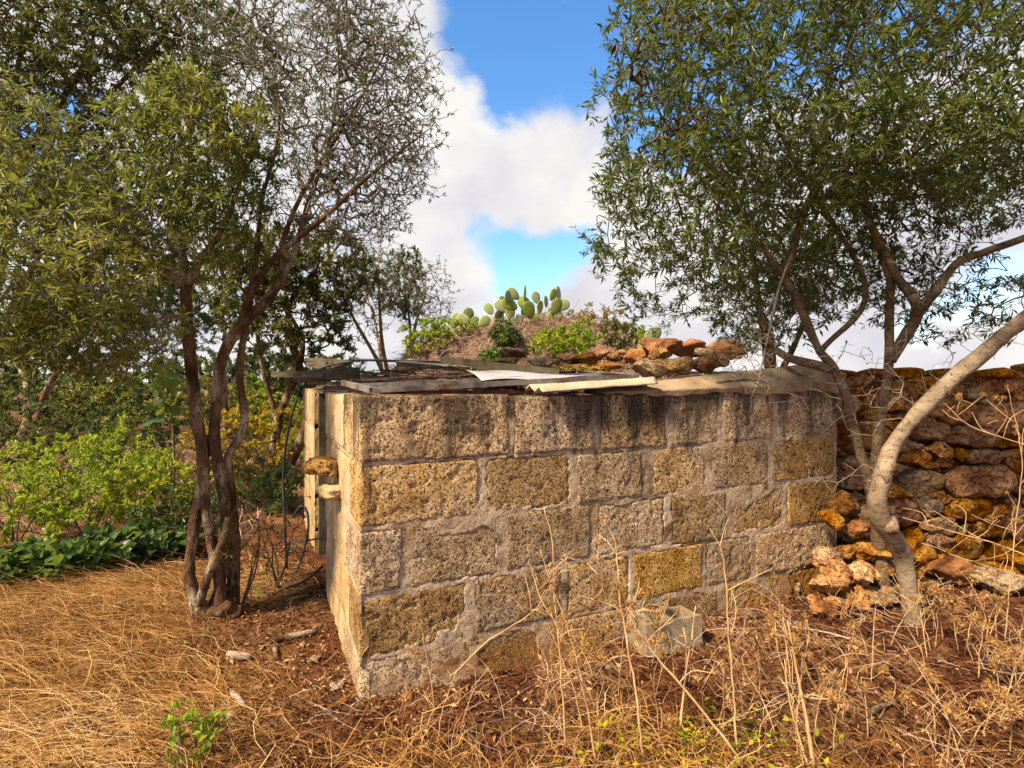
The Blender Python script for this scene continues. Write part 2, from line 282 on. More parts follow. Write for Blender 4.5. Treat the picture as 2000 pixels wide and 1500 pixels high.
# ------------------------------------------------------------------ generic shapes
def spline(pts, step):
    """Catmull-Rom through rows (x,y,z,r), resampled"""
    p = np.asarray(pts, float); p = np.vstack([2 * p[0] - p[1], p, 2 * p[-1] - p[-2]]); o = []
    for i in range(1, len(p) - 2):
        L = np.linalg.norm(p[i + 1][:3] - p[i][:3]); k = max(1, int(L / step)); t = np.linspace(0, 1, k, endpoint=False)[:, None]
        a, b, c, d = p[i - 1], p[i], p[i + 1], p[i + 2]
        o.append(0.5 * (2 * b + (c - a) * t + (2 * a - 5 * b + 4 * c - d) * t ** 2 + (3 * b - a - 3 * c + d) * t ** 3))
    o.append(p[-2][None]); o = np.vstack(o); o[:, 3] = np.maximum(o[:, 3], 0.001); return o
def sweep(pl, sides=10, lump=0.0, seed=0, cap=True):
    """tube along rows (x,y,z,r)"""
    C, r = pl[:, :3], pl[:, 3]; T = norm(np.gradient(C, axis=0)); n = len(C)
    U = np.zeros_like(T); u = np.cross(T[0], (0.31, 0.87, 0.2)); u /= np.linalg.norm(u)
    for i in range(n):
        u = u - T[i] * u.dot(T[i]); u /= max(np.linalg.norm(u), 1e-9); U[i] = u
    B = np.cross(T, U); a = np.linspace(0, 2 * np.pi, sides, endpoint=False)
    D = U[:, None] * np.cos(a)[None, :, None] + B[:, None] * np.sin(a)[None, :, None]
    rr = np.repeat(r[:, None], sides, 1)
    if lump:
        q = (C[:, None] + D * r[:, None, None]).reshape(-1, 3)
        rr = rr * (1 + lump * (fbm(q, 7, 2, seed) + 0.6 * fbm(q, 22, 3, seed + 3))).reshape(n, sides)
    V = (C[:, None] + D * rr[..., None]).reshape(-1, 3)
    i = np.arange(n * sides).reshape(n, sides); j = np.roll(i, -1, 1)
    F = [np.stack([i[:-1], j[:-1], j[1:], i[1:]], -1).reshape(-1, 4)]
    if cap: F += [i[0][::-1][None], i[-1][None]]
    return V, F
def merge(parts):
    Vs, Fs, o = [], {}, 0
    for V, F in parts:
        for f in (F if isinstance(F, list) else [F]): Fs.setdefault(f.shape[1], []).append(f + o)
        Vs.append(V); o += len(V)
    return np.vstack(Vs), [np.vstack(f) for f in Fs.values()]
def segs(A, B, ra, rb, sides=3):
    T = norm(B - A); ref = np.where(np.abs(T[:, 2:3]) > 0.9, np.array([[1., 0, 0]]), np.array([[0, 0, 1.]]))
    U = norm(np.cross(T, ref)); W_ = np.cross(T, U); V = []
    for end, r in ((A, ra), (B, rb)):
        for k in range(sides):
            a = 2 * np.pi * k / sides; V.append(end + (U * math.cos(a) + W_ * math.sin(a)) * r[:, None])
    V = np.stack(V, 1).reshape(-1, 3); b = (np.arange(len(A)) * 2 * sides)[:, None]
    F = np.vstack([b + np.array([[k, (k + 1) % sides, sides + (k + 1) % sides, sides + k]]) for k in range(sides)])
    return V, F
def leaves(base, d, nrm, L, Wd, tint, fold=0.25, curve=0.0):
    """rhombic folded leaves: 4 verts, 2 tris each"""
    s = norm(np.cross(d, nrm)); nrm = np.cross(s, d); L = L[:, None]; Wd = Wd[:, None]
    mid = base + d * L * 0.46
    V = np.stack([base, mid + s * Wd * 0.5 + nrm * Wd * fold, base + d * L - nrm * L * curve, mid - s * Wd * 0.5 + nrm * Wd * fold], 1).reshape(-1, 3)
    b = (np.arange(len(base)) * 4)[:, None]
    F = np.vstack([b + np.array([[0, 2, 1]]), b + np.array([[0, 3, 2]])])
    return V, F, np.repeat(tint, 4)
def rvec(n, g=rng): return norm(g.normal(size=(n, 3)))

def grow(limbs, targets, maxlen=0.7, step=0.06, g=rng, bend=0.22, wob=0.005):
    """limbs: polylines (x,y,z) already built. Adds twigs reaching for targets. -> pos,parent,nlimb"""
    tot = sum(len(l) for l in limbs); cap_ = tot + len(targets) * (int(maxlen / step) + 2)
    Pn = np.full((cap_, 3), 1e6); par = np.full(cap_, -1, int); n = 0
    for l in limbs:
        k = len(l); Pn[n:n + k] = l[:, :3]; par[n + 1:n + k] = np.arange(n, n + k - 1); n += k
    nl = n
    dmin = np.full(len(targets), 1e9)
    for s in range(0, nl, 200): dmin = np.minimum(dmin, ((targets[:, None] - Pn[None, s:min(nl, s + 200)]) ** 2).sum(-1).min(1))
    for ti in np.argsort(dmin):
        t = targets[ti]; d2 = ((Pn[:n] - t) ** 2).sum(1); j = int(d2.argmin()); L = math.sqrt(d2[j])
        if L < 0.04: continue
        if L > maxlen: t = Pn[j] + (t - Pn[j]) * (maxlen / L); L = maxlen
        k = max(1, int(L / step)); pd = Pn[j] - Pn[par[j]] if par[j] >= 0 else np.array((0, 0, 1.))
        pd = pd / max(np.linalg.norm(pd), 1e-6); ctrl = Pn[j] + pd * L * bend + (t - Pn[j]) * 0.25
        s = np.linspace(0, 1, k + 1)[1:, None]
        q = (1 - s) ** 2 * Pn[j] + 2 * s * (1 - s) * ctrl + s * s * t + g.normal(size=(k, 3)) * wob
        Pn[n:n + k] = q; par[n] = j; par[n + 1:n + k] = np.arange(n, n + k - 1); n += k
    return Pn[:n], par[:n], nl
def twigs_leaves(Pn, par, nl, r0=0.0011, rexp=0.42, rmax=0.02, leafcnt=5, perseg=2.0, L=(0.04, 0.06), asp=0.22, droop=0.0, spread=0.9, g=rng, tintbias=0.0, sides=3, keep=None):
    n = len(Pn); cnt = np.ones(n)
    for i in range(n - 1, nl - 1, -1): cnt[par[i]] += cnt[i] if par[i] >= nl else 0
    idx = np.arange(nl, n); r = np.minimum(r0 * cnt ** rexp, rmax); pr = np.where(par[idx] >= nl, r[par[idx]], r[idx] * 1.1)
    Vt, Ft = segs(Pn[par[idx]], Pn[idx], np.minimum(pr, r[idx] * 1.5), r[idx], sides)
    lf = idx[cnt[idx] <= leafcnt]
    if keep is not None: lf = lf[keep(Pn[lf])]
    k = g.poisson(perseg, len(lf)); ii = np.repeat(lf, k); m = len(ii)
    if m == 0: return (Vt, Ft), None
    A, B = Pn[par[ii]], Pn[ii]; f = g.random((m, 1)); base = A + (B - A) * f; T = norm(B - A)
    q = rvec(m, g); q = norm(q - T * (q * T).sum(1, keepdims=True))
    d = norm(T * 0.75 + q * spread + np.array([[0, 0, 0.12 - droop]])); nr = norm(rvec(m, g) * 0.6 + np.array([[0, 0, 1.0]]))
    Ls = g.uniform(L[0], L[1], m)
    # clump tint: light and dark clumps + individual variation
    tint = np.clip(0.42 + tintbias + 0.35 * fbm(base, 2.2, 2, 31) + 0.20 * g.normal(size=m), 0, 1)
    return (Vt, Ft), leaves(base, d, nr, Ls, Ls * asp * g.uniform(0.8, 1.2, m), tint, 0.2, 0.08)
def ell(c, r, n, g=rng, shell=0.35):
    """random points in an ellipsoid, denser to the outside"""
    v = rvec(n, g); rad = g.random(n) ** (1 / (3 + shell * 4)); off = g.uniform(0, 50)
    rad = rad * (1 + 0.38 * vnoise(v * 2.2 + off) + 0.2 * vnoise(v * 5 + off)); rad = np.where(g.random(n) < .05, rad * g.uniform(1.1, 1.35, n), rad)
    q = np.asarray(c) + v * rad[:, None] * np.asarray(r)
    return q[fbm(q + off, 2.6 / max(0.3, float(np.mean(r))), 2, 7) > -0.22 - 0.25 * g.random(n)]
def uvl(rows, r=None):
    """rows (u,v,Y,r) -> (x,y,z,r)"""
    return np.array([(*P(u, v, Yd), rr) for u, v, Yd, rr in rows])

def tree(name, label, group, stems, clouds, mats, g, twig=dict(), grw=dict(), stem_name='stem', base=None, cat='tree', lump=0.22, limb_from=0.35):
    """stems: list of (part name, rows xyzr); clouds: list of (targets, leaf kwargs, leaf mat key, part name)"""
    base = stems[0][1][0][:3] if base is None else base
    root = empty(name, base); tag(root, label, cat, group)
    pls = []
    for k, st_ in enumerate(stems):
        nm, rows = st_[:2]; pl = spline(rows, 0.035); Vs, Fs = sweep(pl, 12 if rows[0][3] > 0.03 else 7, lump, 11 + k)
        o = obj(nm, rel(Vs, root), Fs, M[st_[2] if len(st_) > 2 else mats[0]], root); pls.append(pl)
    for targets, kw, mk, nm in clouds:
        limbs = []
        for pl in pls:
            z0 = pl[0, 2]; sel = pl[pl[:, 2] > z0 + limb_from]
            if len(sel) > 2: limbs.append(sel[::2])
        Pn, par, nl = grow(limbs, targets, g=g, **grw)
        tw, lv = twigs_leaves(Pn, par, nl, g=g, **{**twig, **kw})
        obj('twigs' if nm == 'crown' else nm + '_twigs', rel(tw[0], root), tw[1], M[mats[1]], root)['kind'] = 'stuff'
        if lv: obj(nm, rel(lv[0], root), lv[1], M[mk], root, tint=lv[2])['kind'] = 'stuff'
    return root

# ------------------------------------------------------------------ the hut
HA = np.array([-0.774, 2.78]); TD = np.array([0.9085, 0.418]); SD = np.array([-0.418, 0.9085])   # corner, along right face, along left face
NR = np.array([TD[1], -TD[0]]); NL = -TD                                                         # outward normals of right and left faces
def hut_xyz(t, s, z): return np.stack([HA[0] + TD[0] * t + SD[0] * s, HA[1] + TD[1] * t + SD[1] * s, z], -1)
def u2t(u): k = (u - 1000) / FPX; return (k * HA[1] - HA[0]) / (TD[0] - TD[1] * k)
hut = empty('stone_hut', (HA[0], HA[1], 0)); tag(hut, 'low stone hut of pitted ochre blocks with smeared grey mortar and cluttered flat roof', 'hut')
HL, HD, WT = 3.70, 4.06, 0.26        # length of right face, depth of left face, wall thickness
rowz = [1.52, 1.167, 0.84, 0.4985, 0.171, -0.12]
rows_u = [[(706, 994), (1004, 1158), (1173, 1298), (1317, 1400), (1411, 1506), (1521, 1622)],
          [(706, 934), (950, 1112), (1128, 1252), (1276, 1376), (1392, 1498), (1509, 1612)],
          [(706, 784), (800, 972), (990, 1152), (1168, 1296), (1312, 1416), (1432, 1526), (1538, 1606)],
          [(706, 908), (928, 1094), (1110, 1228), (1238, 1371), (1379, 1466), (1476, 1600)],
          [(706, 886), (900, 1060), (1074, 1240), (1256, 1400), (1412, 1530), (1540, 1604)]]
jg = np.random.default_rng(21)
def rbox(t0, t1, s0, s1, z0, z1, res, seed, amp=0.0035, rnd=0.012, face='R'):
    """rough block between hut coordinates: rounded, pitted box whose outer faces are finely gridded"""
    lo = np.array([t0, s0, z0]); hi = np.array([t1, s1, z1]); sz = hi - lo
    n = [max(2, int(sz[0] / res)), max(2, int(sz[1] / res)), max(2, int(sz[2] / res))]
    if face == 'R': n[1] = max(2, n[1] // 4)
    if face == 'L': n[0] = max(2, n[0] // 4)
    Vs, Fs, o = [], [], 0
    for ax in range(3):
        a, b = [k for k in range(3) if k != ax]
        for side in (0, 1):
            if ax == 1 and side == 1 and face != 'L': continue
            ga, gb = np.meshgrid(np.linspace(0, 1, n[a] + 1), np.linspace(0, 1, n[b] + 1)); q = np.zeros((ga.size, 3))
            q[:, a] = ga.ravel(); q[:, b] = gb.ravel(); q[:, ax] = side
            f = gridfaces(n[a] + 1, n[b] + 1)
            if (side == 1) == (ax != 1): pass
            else: f = f[:, ::-1]
            Vs.append(lo + q * sz); Fs.append(f + o); o += len(q)
    V = np.vstack(Vs); F = np.vstack(Fs); c = (lo + hi) / 2; h = sz / 2
    # ragged rounding
    rr = rnd * (1 + 0.7 * fbm(V + seed, 9, 2, seed))[:, None]; d = V - c; inner = np.clip(np.abs(d), None, np.maximum(h - rr, 0.001)) * np.sign(d)
    e = d - inner; el = np.linalg.norm(e, axis=1, keepdims=True); V2 = c + inner + np.where(el > 1e-9, e / np.maximum(el, 1e-9) * np.minimum(el, rr), 0)
    nn = norm(V2 - c - inner * 0.97)
    q = V2 + seed * 3.1
    pit = fbm(q, 42, 2, 5 + seed); disp = amp * (fbm(q, 9, 3, seed) * 1.2 + 0.8 * fbm(q, 30, 2, seed + 2)) - 0.009 * np.clip(pit - 0.30, 0, 0.5) / 0.3
    return V2 + nn * disp[:, None], F
def hutV(V): return rel(hut_xyz(V[:, 0], V[:, 1], V[:, 2]), hut)
joints = []                                    # block rectangles on the right face, for the mortar sheet
for ri, row in enumerate(rows_u):
    for bi, (ua, ub) in enumerate(row):
        ta, tb = u2t(ua), u2t(ub); zt, zb = rowz[ri] - (0.012 if ri else 0), rowz[ri + 1] + 0.012
        if bi == 0: ta = 0.0
        if bi == len(row) - 1: tb = HL - 0.004 - 0.03 * (ri % 2)
        if ri == 4: zt -= 0.006
        za, zc = zt + jg.uniform(-0.008, 0.008), zb + jg.uniform(-0.008, 0.008)
        pr = 0.004 + jg.uniform(-0.004, 0.006)
        joints.append((ta - (0.1 if bi == 0 else 0), tb, zc, za))
        depth = 0.2 if bi else [0.62, 0.36, 0.5, 0.40, 0.55][ri]
        Vb, Fb = rbox(ta - (0.006 if bi == 0 else 0), tb, -pr, depth if bi == 0 else 0.18, zc, za, 0.0125, ri * 10 + bi + 1, face='C' if bi == 0 else 'R')
        o = obj('block', hutV(Vb), Fb, M['block'], hut)
        if bi == 0: o.name = 'corner_block'
# mortar sheet on the right face: sits in the joints, dives behind the blocks
def mortar_sheet(t0, t1, z0, z1, rects, res, wide=0.03):
    tt = np.linspace(t0, t1, int((t1 - t0) / res)); zz = np.linspace(z0, z1, int((z1 - z0) / res)); A, B = np.meshgrid(tt, zz); a, b = A.ravel(), B.ravel()
    din = np.full(len(a), -1.0)
    for (x0, x1, y0, y1) in rects:
        din = np.maximum(din, np.minimum(np.minimum(a - x0, x1 - a), np.minimum(b - y0, y1 - b)))
    q = np.stack([a, b, np.zeros_like(a)], -1)
    w = wide * (0.7 + 1.4 * fbm(q, 5, 3, 3) + 1.0 * fbm(q, 26, 2, 8)) + 0.26 * np.clip(fbm(q, 2.4, 4, 77) - 0.02, 0, 1) + 0.012 * fbm(q, 45, 2, 78)
    k = np.clip((din - w) / 0.014, 0, 1); h = 0.001 + 0.008 * fbm(q, 5, 3, 4) + 0.005 * fbm(q, 30, 3, 6)
    h = h * (1 - k) - 0.05 * k
    return a, b, h, gridfaces(len(tt), len(zz))
a, b, h, F = mortar_sheet(-0.006, HL, -0.15, 1.515, joints, 0.0125, 0.016)
obj('mortar', rel(hut_xyz(a, -h, b), hut), F, M['mortar'], hut)
# the left face: near pier, doorway, far pier
leftrects = []
for ri in range(5):
    zt, zb = rowz[ri] - (0.01 if ri else 0), rowz[ri + 1] + 0.01; cs = [0.62, 0.36, 0.5, 0.40, 0.55][ri] + 0.02
    mid = cs + [0.5, 0.55, 0.45, 0.6, 0.5][ri]
    for k, (s0, s1) in enumerate([(cs, mid), (mid + 0.02, 1.62), (2.67, 3.30 + 0.1 * (ri % 2)), (3.32 + 0.1 * (ri % 2), HD)]):
        Vb, Fb = rbox(-0.004 - jg.uniform(0, 0.008), 0.2 if k < 2 else WT, s0, s1, zb, zt, 0.022 if k < 2 else 0.03, 60 + ri * 5 + k, 0.008, 0.022, 'L')
        obj('block', hutV(Vb), Fb, M['plaster'], hut); leftrects.append((s0, s1, zb, zt))
    leftrects.append((-0.1, cs - 0.02, zb, zt))
for s0, s1 in ((-0.006, 1.615), (2.675, HD - 0.01)):
    a, b, h, F = mortar_sheet(s0, s1, -0.15, 1.5, leftrects, 0.02, 0.02)
    obj('mortar', rel(hut_xyz(-h * 0.8, a, b), hut), F[:, ::-1], M['plaster'], hut)
# hidden wall cores, back walls, roof deck
def hbox(nm, t0, t1, s0, s1, z0, z1, mat, parent=hut):
    V = np.array([(t, s, z) for z in (z0, z1) for s in (s0, s1) for t in (t0, t1)], float)
    F = np.array([(0, 2, 3, 1), (4, 5, 7, 6), (0, 1, 5, 4), (2, 6, 7, 3), (0, 4, 6, 2), (1, 3, 7, 5)])
    return obj(nm, hutV(V), F, mat, parent, smooth=False)
hbox('wall_core', 0.06, HL - 0.01, 0.065, WT, -0.2, 1.49, M['mortar'])
hbox('wall_core', 0.06, WT, WT + 0.002, 1.60, -0.2, 1.49, M['mortar'])
hbox('wall_core', 0.06, WT - 0.012, 2.69, HD - 0.02, -0.2, 1.49, M['mortar'])
hbox('rear_wall', 0.262, HL - 0.01, HD - 0.25, HD, -0.2, 1.50, M['plaster'])
hbox('side_wall', HL - 0.26, HL, WT + 0.002, HD - 0.252, -0.2, 1.50, M['plaster'])
hbox('jamb_shade', 0.03, 0.27, 2.585, 2.664, -0.1, 1.494, M['beam'])  # dark board added over the far jamb, its colour standing in for shade
hbox('lintel', 0.02, 0.25, 1.55, 2.75, 1.495, 1.56, M['darkwood'])
# roof earth: sags at the front, heaped to the back right
tt = np.linspace(0.02, HL - 0.02, 130); ss = np.linspace(0.02, HD, 130); A, B = np.meshgrid(tt, ss); a, b = A.ravel(), B.ravel()
def roofz(t, s):
    q = np.stack([t, s, np.zeros_like(t)], -1)
    up = np.clip((t - 1.4) / 2.2, 0, 1) * 0.20 + np.clip((s - 1.0) / 3.0, 0, 1) * 0.10
    e = np.clip(np.minimum(np.minimum(t, s + 0.2), HL + 0.5 - t) / 0.25, 0, 1)
    return 1.49 + 0.03 * fbm(q, 6, 3, 12) + up * e
obj('roof_earth', rel(hut_xyz(a, b, roofz(a, b)), hut), gridfaces(130, 130), M['mound'], hut)
hbox('roof_deck', 0.27, HL - 0.27, 0.27, HD - 0.26, 1.36, 1.45, M['darkwood'])
# concrete edging over the right half of the wall
def prism(nm, prof_fn, ts, mat, amp=0.0035, seed=4):
    V = []; k = None
    for t in ts:
        pr = np.array(prof_fn(t)); k = len(pr); V.append(np.column_stack([np.full(k, t), pr[:, 0], pr[:, 1]]))
    V = np.vstack(V); V[:, 1:] += amp * np.stack([fbm(V, 12, 3, seed), fbm(V + 9, 12, 3, seed)], -1) + 0.5 * amp * np.stack([fbm(V, 50, 2, seed), fbm(V + 9, 50, 2, seed)], -1)
    i = np.arange(len(ts) * k).reshape(len(ts), k); j = np.roll(i, -1, 1)
    F = [np.stack([i[:-1], i[1:], j[1:], j[:-1]], -1).reshape(-1, 4), i[0][None], i[-1][::-1][None]]
    return obj(nm, hutV(V), F, mat, hut)
def dens(pts, n=6):
    p = np.array(pts + [pts[0]]); return [tuple(p[i] + (p[i + 1] - p[i]) * k / n) for i in range(len(p) - 1) for k in range(n)]
def capprof(t):
    g_ = np.clip((t - 1.5) / 1.4, 0, 1); zt = 1.55 + 0.19 * np.clip((t - 1.5) / 2.1, 0, 1); za = zt - 0.02 - 0.09 * g_
    zb = 1.512 - 0.010 * math.sin(t * 7) - 0.006 * math.sin(t * 31)
    return dens([(-0.020, zb), (-0.028, za), (0.10, zt), (0.25, zt), (0.25, zb)])
c1 = prism('coping', capprof, np.linspace(1.50, 2.66, 60), M['cap']); prism('coping', capprof, np.linspace(2.67, HL, 50), M['cap'])

# rocks -----------------------------------------------------------
_ico = {}
def ico(sub):
    if sub not in _ico:
        import bmesh
        bm = bmesh.new(); bmesh.ops.create_icosphere(bm, subdivisions=sub, radius=1); V = np.array([v.co[:] for v in bm.verts]); F = np.array([[v.index for v in f.verts] for f in bm.faces]); bm.free(); _ico[sub] = (V, F)
    return _ico[sub]
def rock(size, seed, sub=3, cuts=14, rough=0.20, fine=0.13):
    V, F = ico(sub); g = np.random.default_rng(seed); V = V.copy()
    for _ in range(cuts):
        n = rvec(1, g)[0]; d = g.uniform(0.45, 0.85); o = V @ n - d; V = np.where((o > 0)[:, None], V - n * (o * 0.9)[:, None], V)
    r = 1 + rough * fbm(V + seed, 2.2, 3, seed) * 1.6 + fine * (1 - 2 * np.abs(fbm(V + seed, 5, 3, seed + 1))) - 0.16 * np.clip(fbm(V + seed, 5, 2, seed + 7) - 0.25, 0, 1)
    return V * r[:, None] * np.asarray(size) / 2, F
rockmesh = {}
def stone(name, loc, size, rot, mk, label, cat='stone', group=None, seed=None, sub=4, parent=None):
    key = (mk, (seed if seed is not None else random.randrange(9)) % 9, sub)
    if key not in rockmesh:
        V_, F_ = rock((2, 2, 2), 100 + (key[1] or 0) * 7, sub); rockmesh[key] = mesh_data('stone', V_, F_, M[mk], True)
    o = bpy.data.objects.new(name, rockmesh[key]); o.location = tuple(float(x) for x in loc); o.scale = tuple(s / 2 for s in size); o.rotation_euler = rot
    link(o, parent)
    if parent is None: tag(o, label, cat, group)
    return o
# two stones bedded in the left face
for (t, s, z, sz, sd_, rz) in ((-0.07, 0.95, 1.03, (0.27, 0.30, 0.17), 3, 0.1), (-0.045, 0.84, 0.87, (0.25, 0.34, 0.13), 5, 0.4)):
    V_, F_ = rock(sz, sd_, 4, 12, 0.16, 0.10); th = math.atan2(TD[1], TD[0]); c_, s_ = math.cos(th + rz), math.sin(th + rz)
    V_ = V_ @ np.array([[c_, s_, 0], [-s_, c_, 0], [0, 0, 1]]); obj('projecting_stone', V_ + rel(hut_xyz(t, s, z), hut), F_, M['block' if sd_ == 3 else 'plaster'], hut)

# ------------------------------------------------------------------ dry stone wall
WA, WB = np.array([2.42, 4.62]), np.array([5.9, 4.05]); WLn = np.linalg.norm(WB - WA); WD = (WB - WA) / WLn; WN = np.array([WD[1], -WD[0]])
if WN[1] > 0: WN = -WN
dwall = empty('dry_stone_wall', (WA[0], WA[1], 0)); tag(dwall, 'rough dry-stone wall of orange-brown rubble joining the far end of the hut', 'wall')
WH = 1.66
wg = np.random.default_rng(5); pts, rads = [], []
for r_, cnt_ in ((0.17, 12), (0.125, 70), (0.09, 300), (0.06, 700), (0.042, 500)):
    for _ in range(cnt_ * 6):
        p = np.array([wg.uniform(-0.05, WLn), wg.uniform(-0.05, WH)])
        if all(((p - q) * np.array([0.66, 1.2]))@((p - q) * np.array([0.66, 1.2])) > ((r_ + k) * 0.86) ** 2 for q, k in zip(pts, rads)): pts.append(p); rads.append(r_)
    if len(pts) > 420: break
pts = np.array(pts); rads = np.array(rads)
SC = np.array([0.66, 1.2])
def clip(poly, n, d):
    o = []
    for i in range(len(poly)):
        a, b = poly[i], poly[(i + 1) % len(poly)]; da, db = a @ n - d, b @ n - d
        if da <= 0: o.append(a)
        if (da < 0) != (db < 0) and abs(da - db) > 1e-12: o.append(a + (b - a) * (da / (da - db)))
    return o
order = np.argsort(np.abs(pts[:, 0] - 1.2))
for cnt_, i in enumerate(order):
    p, r_ = pts[i] * SC, rads[i]; poly = [np.array(x) for x in ((-0.1 * .66, -0.12), (WLn * .66, -0.12), (WLn * .66, WH * 1.2), (-0.1 * .66, WH * 1.2))]
    dd = ((pts * SC - p) ** 2).sum(1)
    for j in np.argsort(dd)[1:40]:
        q = pts[j] * SC; n = q - p; d = (q @ q - rads[j] ** 2 - p @ p + r_ ** 2) / 2; poly = clip(poly, n, d)
        if len(poly) < 3: break
    if len(poly) < 3: continue
    poly = np.array(poly) / SC
    # resample the outline, round the corners
    cl = np.vstack([poly, poly[:1]]); sl = np.concatenate([[0], np.cumsum(np.linalg.norm(np.diff(cl, axis=0), axis=1))]); K = 30
    tq = np.linspace(0, sl[-1], K, endpoint=False); ol = np.stack([np.interp(tq, sl, cl[:, 0]), np.interp(tq, sl, cl[:, 1])], -1)
    for _ in range(1): ol = 0.6 * ol + 0.2 * (np.roll(ol, 1, 0) + np.roll(ol, -1, 0))
    c = ol.mean(0); w = max(0.04, np.sqrt(np.abs(np.ptp(ol[:, 0]) * np.ptp(ol[:, 1])))); gap = 0.006
    ol = c + (ol - c) * max(0.7, (1 - 2 * gap / w)); tilt = wg.uniform(-0.28, 0.28, 2); push = wg.uniform(-0.05, 0.05)
    ring = []
    for f, dz in ((0.8, -0.20), (0.97, -0.07), (1.0, 0.0), (0.97, 0.030), (0.88, 0.046), (0.7, 0.052), (0.5, 0.055), (0.25, 0.056)):
        q = c + (ol - c) * f; ring.append(np.column_stack([q, dz * (0.6 + w * 2.2) + push + (q - c) @ tilt]))
    Vs = np.vstack(ring + [np.array([[c[0], c[1], 0.056 * (0.6 + w * 2.2) + push]])])
    Vs = Vs + np.stack([fbm(Vs + i, 9, 3, 40), fbm(Vs + i + 50, 9, 3, 41), fbm(Vs + i + 90, 9, 3, 42)], -1) * 0.050 + np.stack([fbm(Vs + i, 28, 2, 43), fbm(Vs, 28, 2, 44), fbm(Vs + i, 28, 2, 45)], -1) * 0.026
    nr_ = len(ring); ii = np.arange(nr_ * K).reshape(nr_, K); jj = np.roll(ii, -1, 1)
    Fq = np.stack([ii[:-1], jj[:-1], jj[1:], ii[1:]], -1).reshape(-1, 4); Ft_ = np.stack([ii[-1], jj[-1], np.full(K, nr_ * K)], -1)
    xyz = np.column_stack([WA[0] + WD[0] * Vs[:, 0] + WN[0] * Vs[:, 2], WA[1] + WD[1] * Vs[:, 0] + WN[1] * Vs[:, 2], Vs[:, 1]])
    flip = True
    o = obj('stone', rel(xyz, dwall), [Fq, Ft_], M['palestone' if wg.random() < 0.06 else 'wallstone'], dwall)
# earth core behind the stones
cv = np.array([(*(WA + WD * a_ - WN * b_), z) for z in (-0.1, WH - 0.06) for b_ in (0.06, 0.55) for a_ in (-0.1, WLn)])
obj('core', rel(cv, dwall), np.array([(0, 2, 3, 1), (4, 5, 7, 6), (0, 1, 5, 4), (2, 6, 7, 3), (0, 4, 6, 2), (1, 3, 7, 5)]), M['wallcore'], dwall, smooth=False)
# flat cap stones along the top
cg = np.random.default_rng(8); a_ = -0.1
while a_ < WLn - 0.1:
    w = cg.uniform(0.2, 0.42); c2 = WA + WD * (a_ + w / 2) - WN * cg.uniform(0.0, 0.18); V_, F_ = rock((w * 1.12, 0.36, cg.uniform(0.07, 0.15)), int(cg.integers(1e5)), 3, 6, 0.10, 0.05)
    th = math.atan2(WD[1], WD[0]) + cg.uniform(-0.2, 0.2); V_ = V_ @ np.array([[math.cos(th), math.sin(th), 0], [-math.sin(th), math.cos(th), 0], [0, 0, 1]])
    obj('cap_stone', rel(V_ + np.array([c2[0], c2[1], WH + cg.uniform(-0.01, 0.05)]), dwall), F_, M['wallstone'], dwall); a_ += w
# ------------------------------------------------------------------ things on the roof
def bar(name, p0, p1, w, h, mat, parent=None, prof='box', up=(0, 0, 1), seg=1):
    p0, p1 = np.asarray(p0, float), np.asarray(p1, float); T = (p1 - p0) / np.linalg.norm(p1 - p0); S = np.cross(T, up); S /= np.linalg.norm(S); U = np.cross(S, T); th = min(w, h) * 0.16
    if prof == 'box': q = [(-w / 2, -h / 2), (w / 2, -h / 2), (w / 2, h / 2), (-w / 2, h / 2)]
    elif prof == 'L': q = [(w / 2, -h / 2), (w / 2, h / 2), (-w / 2, h / 2), (-w / 2, h / 2 - th), (w / 2 - th, h / 2 - th), (w / 2 - th, -h / 2)]
    elif prof == 'U': q = [(w / 2, -h / 2), (w / 2, h / 2), (-w / 2, h / 2), (-w / 2, -h / 2), (-w / 2 + th, -h / 2), (-w / 2 + th, h / 2 - th), (w / 2 - th, h / 2 - th), (w / 2 - th, -h / 2)]
    n = 14; k = len(q); V = []
    for i in range(n + 1):
        c = p0 + (p1 - p0) * i / n; V += [c + S * a_ + U * b_ for a_, b_ in q]
    V = np.array(V); V = V + 0.05 * min(w, h) * np.stack([fbm(V + s_, 6, 2, 3) for s_ in (0, 7, 13)], -1)
    i = np.arange((n + 1) * k).reshape(n + 1, k); j = np.roll(i, -1, 1)
    F = [np.stack([i[:-1], i[1:], j[1:], j[:-1]], -1).reshape(-1, 4), i[0][None], i[-1][::-1][None]]
    if parent is None: base = p0
    else: base = np.array(parent.location)
    o = obj(name, V - base, F, mat, parent, smooth=False)
    if parent is None: o.location = base
    return o
C0, C1, C3 = P(727, 762, 2.88), P(1245, 735, 3.50), P(672, 748, 3.45); C2 = C1 + C3 - C0
fr = empty('steel_frame', C0); tag(fr, 'grey angle-iron frame lying along the front edge of the hut roof', 'metal frame')
for a_, b_ in ((C0, C1), (C3, C0), (C2, C3), (C1, C2)): bar('rail', a_, b_, 0.035, 0.030, M['steel'], fr, 'L')
bar('cross_rail', C0 + (C3 - C0) * 0.55, C1 + (C3 - C0) * 0.55, 0.03, 0.025, M['steel'], fr, 'L')
tag(bar('rusty_bar', P(742, 766, 2.92), P(1015, 766, 3.22), 0.02, 0.022, M['rust']), 'thin rust-red bar under the front rail of the angle-iron frame', 'metal bar')
tag(bar('steel_beam', P(863, 703, 4.2), P(1094, 728, 3.95), 0.07, 0.055, M['beam'], None, 'U'), 'dark steel channel lying slanted across the middle of the hut roof', 'metal beam')
